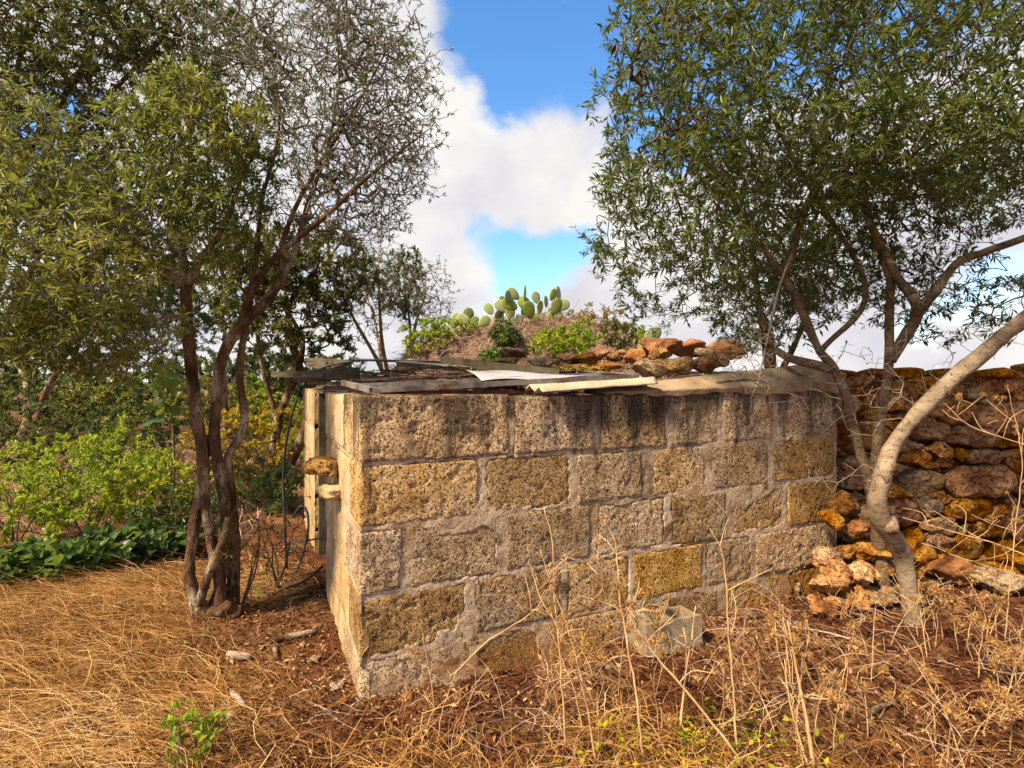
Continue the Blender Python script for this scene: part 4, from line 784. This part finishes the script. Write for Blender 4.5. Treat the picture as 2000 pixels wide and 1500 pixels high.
wild_tree('dark green tree behind the yellow bush at mid left', gpt(-6.0, 11.5), 2.6, [(C(330, 620, 16), (1.6, 1.2, 1.1), 720), (C(420, 560, 11.5), (1.3, 1.2, 1.0), 510)], 'leaf_dark', ('bark_brown', 'twig_brown'), 4, lk2, 2)
wild_tree('sparse twiggy tree with yellowish trunks at the left of the mound', gpt(-2.0, 10.4), 3.2, [(C(740, 560, 9.6), (.75, .6, .75), 720), (C(830, 575, 9.8), (.55, .5, .6), 570), (C(690, 620, 9.4), (.5, .5, .5), 240)], 'leaf_dusky', ('bark_yellow', 'twig_grey'), 5, dict(leafcnt=6, perseg=3.5, L=(.05, .08), asp=.25, r0=.0025, tintbias=.05), 3, r=.08, grw=dict(maxlen=.9, step=.08))
wild_tree('small dark tree filling the gap behind the twiggy tree', gpt(-3.4, 12.6), 2.8, [(C(790, 560, 12.4), (.55, .5, .8), 330), (C(700, 540, 18), (.9, .7, .8), 360)], 'leaf_dark', ('bark_brown', 'twig_brown'), 6, lk2, 1)
wild_tree('dark leafy tree standing behind the hut roof under the right olive', gpt(2.9, 6.6), 2.6, [(C(1480, 590, 6.0), (.55, .5, .6), 540), (C(1470, 500, 6.0), (.6, .5, .5), 390), (C(1600, 520, 6.2), (.7, .5, .6), 450)], 'leaf_dark', ('bark_brown', 'twig_brown'), 7, dict(leafcnt=10, perseg=10, L=(.05, .08), asp=.28, r0=.002, tintbias=.1), 2)
for k, (x, y, hh, lb) in enumerate([(-16, 20, 3.2, 'hazy green tree far off at the left edge of the field'), (-11.5, 22, 3.0, 'far olive tree seen below the left crown'), (-8.0, 19, 2.8, 'far bushy tree behind the field near the hut'), (-20, 17, 3.4, 'far dark tree beyond the left edge shrubs')]):
    p = gpt(x, y); wild_tree(lb, p, hh, [((x - .6, y, hh * .55), (2.2, 1.6, hh * .42), 300), ((x + 1.4, y + .6, hh * .5), (2.0, 1.5, hh * .4), 260)], 'leaf_dark', ('bark_brown', 'twig_brown'), 20 + k, dict(leafcnt=10, perseg=14, L=(.14, .22), asp=.4, r0=.006), 2, grw=dict(maxlen=1.4, step=.14))

# ------------------------------------------------------------------ shrubs
def shrub(label, u, v, h, rad, leaf, seed, n=120, L=(.03, .05), asp=.42, perseg=2.4, name='shrub', group=None, nst=5, cat='shrub', twigm='twig_brown', tb=0.0, leafcnt=7, base=None, sx=1.0):
    g_ = np.random.default_rng(seed); b = G1(u, v) if base is None else np.asarray(base, float); st = []
    for k in range(nst):
        a_ = 6.28 * k / nst + g_.random(); e = b + np.array([math.cos(a_) * rad * .45 * sx, math.sin(a_) * rad * .45, h * g_.uniform(.45, .75)]); m_ = b + (e - b) * .5 + g_.normal(size=3) * .03
        st.append(('stem', np.array([(*(b + g_.normal(size=3) * .02), .008), (*m_, .006), (*e, .003)])))
    tg = ell(b + np.array([0, 0, h * .55]), (rad * sx, rad, h * .5), int(n * 1.7), g_, .2); tg = tg[tg[:, 2] > b[2] + .02]
    return tree(name, label, group, st, [(tg, dict(leafcnt=leafcnt + 4, perseg=perseg * 5, L=L, asp=asp, r0=.0016, tintbias=tb, spread=1.1), leaf, 'foliage')], (twigm, twigm), g_, grw=dict(maxlen=.5, step=.05), cat=cat, lump=0, limb_from=.03, base=b)
for k, a_ in enumerate([
    ('bright lime leafy shrub at the left edge beyond the straw', 30, 1075, .80, .50, 'leaf_lime', 0),
    ('largest bright lime shrub in the middle of the left thicket', 170, 1060, .95, .62, 'leaf_lime', 0),
    ('lime-green shrub with yellowing tips nearest the left olive trunk', 300, 1045, .85, .50, 'leaf_lime', .05),
    ('lime shrub behind the middle of the left thicket', 235, 1000, .95, .6, 'leaf_lime', -.05),
    ('yellow-green shrub behind the left edge thicket', 90, 1000, .9, .6, 'leaf_lime', .1),
    ('dark green shrub between the lime shrubs and the left olive', 340, 1060, .55, .40, 'leaf_green', -.1),
    ('rusty leaved shrub behind the stems of the left olive', 500, 985, .70, .55, 'leaf_rust', 0),
    ('green shrub beyond the left olive beside the hut doorway', 540, 1000, .60, .45, 'leaf_green', .1),
    ('rust and gold shrub behind the forked olive stems', 400, 985, .85, .55, 'leaf_rust', .1),
    ('dusky shrub behind the lime thicket at far left', 60, 930, 1.3, .9, 'leaf_dark', .1),
    ('dark shrub behind the lime thicket below the fig leaves', 250, 930, 1.2, .9, 'leaf_dark', .15),
    ('grey-brown twiggy shrub behind the fig shoot', 150, 925, 1.0, .9, 'leaf_dusky', .2)]):
    lb, u, v, h, rad, lf, tb = a_; big = v < 940
    shrub(lb, u, v, h, rad, lf, 300 + k, 150 if not big else 170, (.035, .065) if not big else (.05, .08), .42, 2.4 if lf != 'leaf_dusky' else 1.2, group='shrubs in the thicket at left', tb=tb)
shrub('golden yellow bush in the field beyond the olive stems', 505, 925, 1.15, .9, 'leaf_gold', 330, 170, (.05, .09), .5, group=None)
shrub('yellow-green bush in the field beside the golden bush', 575, 900, .8, .7, 'leaf_lime', 331, 130, (.05, .08), .45, tb=.2)
shrub('pale green bush far behind the doorway', 560, 860, 1.1, 1.2, 'leaf_lime', 332, 170, (.07, .11), .45, tb=-.1)
for k, (u, v, lb) in enumerate([(75, 1120, 'dark broad-leaved plant at the left edge in front of the thicket'), (190, 1110, 'dark broad-leaved plant in the front middle of the thicket'), (330, 1085, 'dark broad-leaved plant at the foot of the left olive')]):
    shrub(lb, u, v, [.22, .30, .2][k], [.30, .34, .24][k], 'leaf_green', 340 + k, 70, (.08, .13), .75, 1.6, 'broadleaf_plant', 'broad-leaved plants in front of the thicket', cat='plant', tb=-.2)
shrub('small leafy green sapling at the bottom left edge of the picture', 372, 1490, .22, .15, 'leaf_lime', 350, 30, (.03, .05), .42, 1.6, 'sapling', tb=-.25, cat='sapling', nst=3)
shrub('wiry green-leaved shoots at the foot of the left olive stems', 470, 1190, .85, .30, 'leaf_green', 351, 60, (.018, .034), .4, .9, 'shrub', tb=.2, leafcnt=9, nst=7)
shrub('thin dark-leaved shoots between the left olive and the hut', 540, 1150, .75, .28, 'leaf_green', 352, 50, (.018, .034), .4, .9, 'shrub', tb=0, leafcnt=9, nst=6)
for k, (u, v, Yd, lb) in enumerate([(880, 655, 9.2, 'green-yellow shrub on the left slope of the mound'), (835, 680, 9.0, 'yellowish shrub at the left foot of the mound'), (985, 665, 8.4, 'dark green tuft in the middle of the mound'), (1120, 690, 7.2, 'bright green ivy clump at the right front of the mound'), (1080, 680, 8.0, 'small green bush on the right slope of the mound'), (1170, 640, 9.4, 'brown dead bush at the right shoulder of the mound'), (1210, 668, 8.0, 'grey-green weeds at the right end of the mound'), (965, 705, 6.6, 'small bluish green plant behind the steel channel')]):
    p = P(u, v + 14, Yd); shrub(lb, 0, 900, [.45, .45, .4, .5, .35, .5, .4, .22][k], [.55, .5, .25, .38, .35, .45, .35, .2][k], ['leaf_lime', 'leaf_lime', 'leaf_green', 'leaf_lime', 'leaf_lime', 'leaf_rust', 'leaf_dusky', 'leaf_green'][k], 370 + k, 90, (.04, .08), .5, 2.0 if k != 5 else .8, base=p, group='shrubs on the mound', tb=[-.05, .15, -.1, -.05, .1, -.25, .3, .1][k])

for k, (u, v, lb, lf, tb) in enumerate([(20, 880, 'dusky bush at the far left edge of the field', 'leaf_dusky', .1), (120, 868, 'green round bush beyond the left thicket', 'leaf_green', .25), (215, 872, 'yellow-green bush beyond the fig shoot', 'leaf_yellowgreen', .15), (310, 865, 'green bush beyond the fig shoot', 'leaf_green', .2), (400, 868, 'yellow-green bush seen between the olive stems', 'leaf_yellowgreen', .25), (465, 858, 'sunlit yellow-green bush behind the golden bush', 'leaf_lime', 0)]):
    shrub(lb, u, v, 1.7, 1.35, lf, 400 + k, 130, (.08, .13), .4, 2.0, group='bushes along the field behind the thicket', tb=tb)
# fig shoot with large lobed leaves
def figleaf():
    an = np.linspace(-2.75, 2.75, 31); r_ = 0.55 + 0.45 * np.abs(np.cos(an * 1.43)) ** 1.5; r_ = r_ * (1 - .12 * np.abs(an) / 2.75); o_ = np.stack([np.cos(an) * r_, np.sin(an) * r_ * .95, -.10 * r_ ** 2 + .05 * np.cos(an * 5)], -1)
    V_ = np.vstack([[0, 0, 0.03], o_]); F_ = np.array([(0, i, i + 1) for i in range(1, 31)]); return mesh_data('leaf', V_, F_, M['leaf_green'], True, np.full(len(V_), .6))
fig = empty('fig_shoot', G1(335, 1015)); tag(fig, 'fig shoot with large lobed green leaves behind the left olive', 'plant'); fme = figleaf(); fb = np.array(fig.location); ftop = P(325, 740, fb[1] - .3)
V_, F_ = sweep(spline([(*fb, .016), (*(fb + (ftop - fb) * .5 + np.array([.06, 0, 0])), .013), (*ftop, .006)], .05), 7); fstem = obj('stem', rel(V_, fig), F_, M['bark_light'], fig)
gF = np.random.default_rng(12)
for k in range(26):
    p = P(322 + gF.normal() * 26, 765 + gF.normal() * 32, ftop[1] + gF.normal() * .12); o = bpy.data.objects.new('leaf', fme); s_ = gF.uniform(.10, .15); o.scale = (s_, s_, s_); o.location = tuple(p - fb); o.rotation_euler = (gF.normal() * .5, gF.uniform(.2, 1.0), gF.uniform(0, 6.28)); link(o, fstem)

# ------------------------------------------------------------------ ground cover
def in_hut(x, y, m=0.0):
    dx, dy = x - HA[0], y - HA[1]; t = dx * TD[0] + dy * TD[1]; s = dx * SD[0] + dy * SD[1]; return (t > -m) & (t < HL) & (s > -m) & (s < HD)
gg = np.random.default_rng(77)
def scatter(n, x0, x1, y0, y1, dens_fn):
    x, y = gg.uniform(x0, x1, n), gg.uniform(y0, y1, n); k = (gg.random(n) < dens_fn(x, y)) & ~in_hut(x, y, .01); return x[k], y[k]
def nz(x, y, sc, seed): return fbm(np.stack([x, y, x * 0], -1), sc, 3, seed)
# flattened straw on the left
def dstraw(x, y): 
    d = 1.15 - np.clip((x + 1.55 + .35 * (y - 2.6)) / .6, 0, 1) * 1.2 + 1.3 * nz(x, y, 1.1, 51); return np.clip(d, 0, 1) * np.clip((5.0 - y) / .7, 0, 1)
x, y = scatter(56000, -5.2, .2, 1.7, 5.0, dstraw); n = len(x); b_ = np.stack([x, y, gz(x, y)], -1); hd = 3.5 + 1.0 * nz(x, y, .8, 61) + gg.normal(size=n) * .8
V_, F_, T_ = strands(b_, hd, gg.uniform(.08, .5, n), gg.uniform(.05, .8, n), gg.uniform(.15, .7, n), gg.uniform(.0011, .0030, n), np.clip(.52 + .45 * nz(x, y, 1.6, 62) + .26 * gg.normal(size=n), 0, 1), 6, .16, gg)
tag(obj('straw', V_, F_, M['straw'], tint=T_), 'flattened golden straw covering the ground at the lower left', 'dry grass', kind='stuff')
# dry grass in front, middle and right
def dfront(x, y): return np.clip(1.1 - (y - 2.3) / .3 + 1.4 * nz(x, y, 1.8, 53), 0, 1) * np.clip((x + 1.1) / .7, 0.05, 1) * np.clip(1.25 - .5 * np.maximum(x - .2, 0), .3, 1)
x, y = scatter(14000, -1.6, 3.8, 1.7, 3.2, dfront); n = len(x); b_ = np.stack([x, y, gz(x, y)], -1)
V_, F_, T_ = strands(b_, gg.uniform(0, 6.28, n), gg.uniform(.12, .42, n), gg.uniform(.2, 1.45, n), gg.uniform(.1, .8, n), gg.uniform(.002, .0042, n), np.clip(.5 + .3 * nz(x, y, 2, 62) + .25 * gg.normal(size=n), 0, 1), 6, .35, gg)
tag(obj('dry_grass', V_, F_, M['straw'], tint=T_), 'tangled dry grass across the foreground below the hut wall', 'dry grass', kind='stuff')
# sparse dead stalks everywhere
x, y = scatter(14000, -3, 4.8, 1.9, 4.8, lambda x, y: np.clip(.5 + .9 * nz(x, y, 1.5, 54), 0.1, 1)); n = len(x); b_ = np.stack([x, y, gz(x, y)], -1)
V_, F_, T_ = strands(b_, gg.uniform(0, 6.28, n), gg.uniform(.06, .3, n), gg.uniform(0, .9, n), gg.uniform(.1, .7, n), gg.uniform(.0018, .0042, n), gg.random(n) ** .8, 5, .4, gg)
tag(obj('dead_stalks', V_, F_, M['litter'], tint=T_), 'brown dead stalks strewn over the red soil', 'dead stalks', kind='stuff')
# leaf litter
x, y = scatter(95000, -4.5, 5.0, 1.9, 5.6, lambda x, y: np.clip(.75 + .8 * nz(x, y, 1.2, 55), .1, 1)); n = len(x); b_ = np.stack([x, y, gz(x, y) + .006 + .014 * gg.random(n)], -1); d = rvec(n, gg); d[:, 2] *= .35; d = norm(d); Ls = gg.uniform(.012, .042, n)
V_, F_, T_ = leaves(b_, d, norm(rvec(n, gg) * .6 + np.array([[0, 0, 1.]])), Ls, Ls * gg.uniform(.2, .5, n), np.clip(.50 + .3 * nz(x, y, 1.6, 56) + .30 * gg.normal(size=n), 0, 1), .3, .1)
tag(obj('leaf_litter', V_, F_, M['litter'], tint=T_), 'brown leaf litter lying over the red soil', 'leaf litter', kind='stuff')
x, y = scatter(2200, -1.2, 4.6, 1.9, 4.4, lambda x, y: np.clip(.6 + 1.2 * nz(x, y, 1.4, 57), 0.05, 1)); n = len(x); b_ = np.stack([x, y, gz(x, y)], -1)
V_, F_, T_ = strands(b_, gg.uniform(0, 6.28, n), gg.uniform(.12, .5, n), gg.uniform(0.1, 1.2, n), gg.uniform(.1, .8, n), gg.uniform(.0016, .0034, n), np.clip(.75 + .25 * gg.normal(size=n), 0, 1), 6, .3, gg)
tag(obj('pale_stems', V_, F_, M['brush'], tint=T_), 'tangle of thin pale dead stems over the litter at right', 'dead stems', kind='stuff')
# far field straw on the left
n = 9000; x, y = gg.uniform(-14, -2.8, n), gg.uniform(5.2, 14, n); k = ~in_hut(x, y, .05); x, y = x[k], y[k]; n = len(x); b_ = np.stack([x, y, gz(x, y)], -1)
V_, F_, T_ = strands(b_, gg.uniform(0, 6.28, n), gg.uniform(.2, .6, n), gg.uniform(.6, 1.5, n), gg.uniform(.1, .6, n), gg.uniform(.006, .012, n), np.clip(gg.random(n), 0, 1), 4, .3, gg)
tag(obj('field_grass', V_, F_, M['brush'], tint=T_), 'pale dry grass of the field beyond the thicket', 'dry grass', kind='stuff')
# small green weeds in the foreground right
x, y = gg.normal(.85, .3, 260), gg.normal(2.35, .12, 260); b_ = np.stack([x, y, gz(x, y) + gg.uniform(.02, .10, 260)], -1); d = rvec(260, gg); d[:, 2] = np.abs(d[:, 2]) * .4; Ls = gg.uniform(.02, .045, 260)
V_, F_, T_ = leaves(b_, norm(d), norm(rvec(260, gg) * .4 + np.array([[0, 0, 1.]])), Ls, Ls * .5, gg.random(260))
tag(obj('green_seedlings', V_, F_, M['leaf_lime'], tint=T_), 'scattered green seedlings among the foreground dry grass', 'seedlings', kind='stuff')

# ------------------------------------------------------------------ concrete block and rubble
cb = empty('hollow_block', G1(1300, 1262)); tag(cb, 'grey hollow concrete block lying beside the hut wall', 'concrete block')
def hollow(nm, w, d, h, th, mid, parent, rz, tiltx):
    xs = [-w / 2, -w / 2 + th, -mid / 2, mid / 2, w / 2 - th, w / 2]; ys = [-d / 2, -d / 2 + th, d / 2 - th, d / 2]; V = []; F = []
    rot = Matrix.Rotation(rz, 3, 'Z') @ Matrix.Rotation(tiltx, 3, 'X')
    parts = [(xs[0], xs[5], ys[0], ys[1]), (xs[0], xs[5], ys[2], ys[3]), (xs[0], xs[1], ys[1], ys[2]), (xs[2], xs[3], ys[1], ys[2]), (xs[4], xs[5], ys[1], ys[2])]
    for k, (x0, x1, y0, y1) in enumerate(parts):
        lo, hi = np.array([x0, y0, 0 + .001 * k]), np.array([x1, y1, h - .001 * k]); n = np.maximum(2, ((hi - lo) / .02).astype(int)); q = []; f = []; o_ = 0
        for ax in range(3):
            a_, b_ = [i for i in range(3) if i != ax]
            for sd_ in (0, 1):
                A, B = np.meshgrid(np.linspace(0, 1, n[a_] + 1), np.linspace(0, 1, n[b_] + 1)); p = np.zeros((A.size, 3)); p[:, a_] = A.ravel(); p[:, b_] = B.ravel(); p[:, ax] = sd_; q.append(lo + p * (hi - lo)); f.append(gridfaces(n[a_] + 1, n[b_] + 1) + o_); o_ += A.size
        q = np.vstack(q); q = q + .003 * np.stack([fbm(q + s_, 40, 2, 3) for s_ in (0, 5, 9)], -1); q = q @ np.array(rot.transposed()); obj('shell' if k < 2 else 'web', q, np.vstack(f), M['cinder'], parent)
hollow('b', .40, .20, .19, .03, .03, cb, R(20), R(-4))
stone('broken_block', np.array(cb.location) + np.array([-.16, -.02, .20]), (.19, .16, .12), (.3, .5, .4), 'cinder', 'broken lump of grey concrete resting on the hollow block', seed=4)
rub = [(1545, 1105, (.34, .26, .2), 'wallstone', 'orange pitted stone leaning at the foot of the hut far end'), (1560, 1165, (.26, .2, .16), 'palestone', 'pale holed stone lying in front of the hut far end'), (1612, 1145, (.2, .2, .14), 'redstone', 'small reddish stone beside the pale holed stone'), (1590, 1110, (.3, .24, .2), 'wallstone', 'brown stone stacked in the corner of hut and wall'),
       (1640, 1070, (.46, .34, .40), 'wallstone', 'big rounded boulder at the foot of the dry-stone wall'), (1880, 1150, (.46, .32, .26), 'redstone', 'large smooth orange stone right of the olive trunk'), (1960, 1165, (.4, .3, .24), 'palestone', 'pale stone at the right edge under the wall'), (1930, 1120, (.5, .36, .28), 'wallstone', 'brown stone behind the orange stone under the wall'), (1830, 1110, (.4, .3, .24), 'wallstone', 'brown stone just right of the olive trunk base'), (1690, 1130, (.2, .18, .15), 'redstone', 'small red stone left of the olive trunk base'),
       (1500, 1130, (.16, .14, .1), 'palestone', 'small pale stone by the footing near the far end'), (1475, 1215, (.1, .08, .06), 'palestone', 'little pale stone on the litter right of the hollow block')]
gS = np.random.default_rng(46); spill = []                      # heap against the far end of the hut, highest at the wall
for lay in range(5):
    nst = 6 - lay
    for j in range(nst):
        t_ = 2.95 + .13 * lay + (HL + .22 - 2.95 - .13 * lay) * (j + .5 + .2 * gS.normal()) / nst; sz = gS.uniform(.17, .27)
        base_ = hut_xyz(np.array([t_]), np.array([-.10 - .07 * (4 - lay) + .03 * gS.normal()]), np.array([0.]))[0]
        spill.append((t_, np.array([base_[0], base_[1], gpt(base_[0], base_[1])[2] + .06 + .155 * lay + .02 * gS.normal()]), (sz * 1.25, sz, sz * .85), lay, j))
LAYN = ['bottom layer', 'second layer', 'middle layer', 'fourth layer', 'top layer']; JN = ['first', 'second', 'third', 'fourth', 'fifth', 'sixth']
for k, (t_, pos, sz, lay, j) in enumerate(spill): stone('spilled_stone', pos, sz, (.3 * math.sin(k * 2), .3 * math.cos(k * 3), k * 1.1), 'palestone' if k % 7 == 3 else 'wallstone', JN[j] + ' stone from left in the ' + LAYN[lay] + ' of rubble against the hut far end', group='rubble heaped against the far end of the hut', seed=k + 1)
for k, (u, v, sz, mk, lb) in enumerate(rub):
    p = G1(u, v); stone('rubble_stone', p + np.array([0, .08, sz[2] * .32]), sz, (.3 * math.sin(k * 2), .3 * math.cos(k * 3), k), mk, lb, group='fallen stones at the foot of the wall', seed=k + 2)
peb = [(795, 1362, .07), (660, 1342, .08), (700, 1330, .06), (640, 1318, .05), (560, 1335, .05), (452, 1402, .08), (545, 1395, .05), (612, 1290, .07), (590, 1262, .05), (672, 1372, .06), (880, 1340, .06), (1190, 1305, .06), (620, 1225, .06), (735, 1385, .04), (405, 1435, .05), (505, 1345, .05), (440, 1380, .06), (350, 1290, .05)]
PL = ['tan pebble just in front of the hut corner', 'largest pebble left of the hut corner', 'pebble touching the foot of the hut corner', 'pebble left of the corner by the near pier', 'reddish pebble between the pale wood and the corner', 'broad pale pebble at the bottom left of the litter', 'pale pebble midway along the bottom left litter', 'pale stone beside the brown fallen branch', 'small pebble below the near pier foot', 'pebble below the hut corner', 'reddish pebble in front of the wall right of the corner', 'tan pebble left of the hollow block', 'reddish pebble against the near pier', 'tiny pebble nearest below the hut corner', 'pale pebble lowest at the left', 'reddish pebble right of the pale split stick', 'pale pebble above the broad pale pebble', 'pebble at the edge of the straw']
for k, (u, v, s_) in enumerate(peb): stone('pebble', G1(u, v) + np.array([0, 0, s_ * .15]), (s_ * 1.3, s_, s_ * .6), (0, 0, k), 'palestone' if k % 3 else 'redstone', PL[k], group='small loose stones around the hut corner', seed=k, sub=2)
def stick(label, a_, b_, r_, mk='twig_dead', name='stick'):
    p0, p1 = G1(*a_), G1(*b_); m_ = (p0 + p1) / 2 + np.array([0, 0, .02]); V_, F_ = sweep(spline([(*(p0 + [0, 0, r_]), r_), (*m_, r_ * 1.1), (*(p1 + [0, 0, r_]), r_ * .7)], .02), 7, .2, 3); o = obj(name, V_ - p0, F_, M[mk]); o.location = p0; tag(o, label, 'stick')
stick('short pale piece of wood on the litter near the olive', (445, 1286), (490, 1290), .022)
stick('pale split stick at the bottom left of the litter', (452, 1358), (478, 1385), .014)
stick('brown fallen branch beside the near hut pier', (530, 1258), (620, 1238), .02, 'bark_brown')
stick('dark fallen twig in front of the hut corner', (540, 1290), (535, 1262), .012, 'bark_brown')
stick('long pale dead stem on the litter right of the hollow block', (1545, 1226), (1688, 1258), .006)
stick('brown crooked stick at the right of the foreground litter', (1680, 1408), (1755, 1372), .012, 'bark_brown')

# ------------------------------------------------------------------ dry thistles and stalks
def headmesh(seed):
    g_ = np.random.default_rng(seed); n = 46; d = rvec(n, g_); d[:, 2] = d[:, 2] * .9 + .25; d = norm(d); b_ = d * .35; L_ = g_.uniform(.6, 1.0, n)
    V_, F_, _ = leaves(b_, d, rvec(n, g_), L_, np.full(n, .16), np.zeros(n), .1, g_.uniform(-.3, .5)); Vi, Fi = ico(1); return mesh_data('flower_head', *merge([(V_, F_), (Vi * .42, Fi)]), M['head'], False)
heads = [headmesh(k) for k in range(4)]
def thistle(label, pts, r0, nb, seed, hs=.03, group='dry thistle stalks in the foreground', nhead=None, mat='weed', name='dry_thistle', blen=.3):
    g_ = np.random.default_rng(seed); pl_ = spline(pts, .03); root = empty(name, pl_[0, :3]); tag(root, label, 'dry plant', group); pl_[:, 3] = np.linspace(r0, r0 * .4, len(pl_)); pl_[:, :3] += .004 * np.cumsum(g_.normal(size=(len(pl_), 3)), 0) * .5
    parts_ = [sweep(pl_, 5)]; tips = [pl_[-1, :3]]
    for k in range(nb):
        i = int(len(pl_) * g_.uniform(.35, .92)); p = pl_[i, :3]; d = rvec(1, g_)[0]; d[2] = abs(d[2]) * .8 + .35; d /= np.linalg.norm(d); L_ = blen * g_.uniform(.3, 1.0); e = p + d * L_ + np.array([0, 0, -.12 * L_ * g_.random()])
        m_ = p + d * L_ * .5 + g_.normal(size=3) * .02; parts_.append(sweep(spline([(*p, r0 * .5), (*m_, r0 * .42), (*e, r0 * .3)], .03), 4)); tips.append(e)
        for j in range(int(g_.integers(0, 3))):
            q = p + (e - p) * g_.uniform(.4, .9); e2 = q + norm(rvec(1, g_)[0] + np.array([0, 0, .6])) * L_ * .4; parts_.append(sweep(spline([(*q, r0 * .35), (*((q + e2) / 2 + g_.normal(size=3) * .008), r0 * .3), (*e2, r0 * .2)], .03), 4)); tips.append(e2)
    V_, F_ = merge(parts_); stem = obj('stem', rel(V_, root), F_, M[mat], root)
    for k, t_ in enumerate(tips):
        if g_.random() > (nhead if nhead is not None else .75): continue
        o = bpy.data.objects.new('flower_head', heads[k % 4]); s_ = hs * g_.uniform(.55, 1.1); o.scale = (s_, s_, s_ * 1.1); o.location = tuple(t_ - np.array(root.location)); o.rotation_euler = (g_.normal() * .6, g_.normal() * .6, g_.uniform(0, 6)); link(o, stem)
    return root
def stalk(rows, label, r, nb, seed, **kw):
    thistle(label, uvl([(u, v, Yd, r) for u, v, Yd in rows]), r, nb, seed, **kw)
stalk([(1105, 1460, 2.35), (1100, 1330, 2.35), (1085, 1180, 2.36), (1080, 1060, 2.38), (1062, 985, 2.4)], 'tallest thin dry stalk rising before the middle of the hut wall', .005, 5, 1, nhead=.3, hs=.016)
stalk([(1165, 1490, 2.3), (1150, 1380, 2.3), (1120, 1250, 2.32), (1085, 1150, 2.34), (1065, 1080, 2.36)], 'leaning dry stalk just behind the tallest thin stalk', .005, 6, 2, nhead=.4, hs=.018)
stalk([(1255, 1480, 2.3), (1235, 1330, 2.32), (1215, 1170, 2.35), (1205, 1060, 2.37), (1180, 1010, 2.38)], 'forked dry stalk in front of the hollow block', .006, 6, 3, nhead=.4, hs=.018)
stalk([(1440, 1470, 2.3), (1425, 1300, 2.33), (1413, 1180, 2.35), (1408, 1080, 2.37), (1382, 1022, 2.38)], 'slender straight dry stalk right of the hollow block', .005, 3, 4, nhead=.3, hs=.014)
stalk([(1450, 1490, 2.25), (1370, 1380, 2.28), (1300, 1290, 2.32), (1220, 1190, 2.36), (1130, 1150, 2.4)], 'long dry stem leaning left across the foreground thistles', .007, 7, 5, nhead=.6, hs=.024)
stalk([(1590, 1500, 2.2), (1572, 1380, 2.22), (1558, 1300, 2.24), (1540, 1220, 2.26)], 'thick snapped dry stalk in the right foreground', .009, 2, 6, nhead=.2, blen=.2)
stalk([(1580, 1500, 2.24), (1545, 1370, 2.27), (1538, 1280, 2.3)], 'second dry stalk crossing the thick snapped one', .006, 3, 7, nhead=.3, hs=.02)
stalk([(1330, 1420, 2.4), (1340, 1310, 2.42), (1358, 1180, 2.45)], 'short stiff dry stalk standing before the hollow block', .006, 2, 8, nhead=.3, hs=.016)
stalk([(880, 1320, 2.55), (960, 1250, 2.5), (1050, 1190, 2.48), (1090, 1110, 2.46)], 'bent dry stalk leaning against the lower hut wall', .004, 3, 9, nhead=.3, hs=.018)
stalk([(2080, 1120, 2.9), (1990, 1075, 2.95), (1880, 1040, 3.0), (1760, 1000, 3.05)], 'long dry stem arching in from the right before the olive trunk', .005, 6, 10, nhead=.4, hs=.016)
stalk([(2080, 900, 2.7), (1980, 860, 2.75), (1900, 830, 2.8), (1850, 790, 2.85)], 'upper dry stem arching in from the right edge', .004, 7, 11, nhead=.6, hs=.015)
stalk([(2080, 1180, 2.8), (2000, 1130, 2.85), (1900, 1095, 2.9), (1800, 1060, 2.95)], 'lower dry stem arching in from the right edge', .004, 5, 12, nhead=.5, hs=.018)
stalk([(1960, 1250, 3.0), (1975, 1050, 3.0), (1985, 880, 3.0), (1960, 760, 3.0)], 'tall wispy dry stalk standing at the right edge', .004, 9, 13, nhead=.6, hs=.014)
ORD = ['leftmost', 'second from left', 'third from left', 'fourth from left', 'fifth from left', 'sixth from left', 'seventh from left', 'eighth from left', 'ninth from left']; gT = np.random.default_rng(88); TL = ['among the straw right of the hut corner', 'below the tallest thin stalk', 'before the hollow block', 'at the bottom middle of the foreground', 'left of the thick snapped stalk', 'right of the thick snapped stalk', 'in the right foreground litter', 'at the lower right corner', 'under the right end of the wall', 'beside the olive trunk base at right', 'at the right edge below the arching stems', 'in the shade before the dry-stone wall']
ctr = [(880, 1440), (1100, 1400), (1240, 1340), (1350, 1460), (1470, 1440), (1640, 1470), (1560, 1350), (1880, 1470), (1900, 1250), (1830, 1240), (1960, 1330), (1700, 1290)]
for c_i, (cu, cv_) in enumerate(ctr):
    for j, du in enumerate(sorted(gT.normal(size=[4, 5, 6, 5, 4, 5, 4, 9, 9, 6, 9, 4][c_i]) * 45)):
        b_ = G1(cu + du, min(1545, max(1200, cv_ + gT.normal() * 28))); h_ = gT.uniform(.18, .42); ln = gT.normal(size=2) * .12
        if in_hut(b_[:1], b_[1:2], .03)[0]: continue
        thistle(ORD[j] + ' dry thistle ' + TL[c_i], [(*b_, .004), (*(b_ + np.array([ln[0] * .3, ln[1] * .3, h_ * .5])), .004), (*(b_ + np.array([*ln, h_])), .003)], .0032, int(gT.integers(3, 6)), int(gT.integers(1e6)), hs=gT.uniform(.016, .036), group='short dry thistles ' + TL[c_i], nhead=.3, blen=.18)
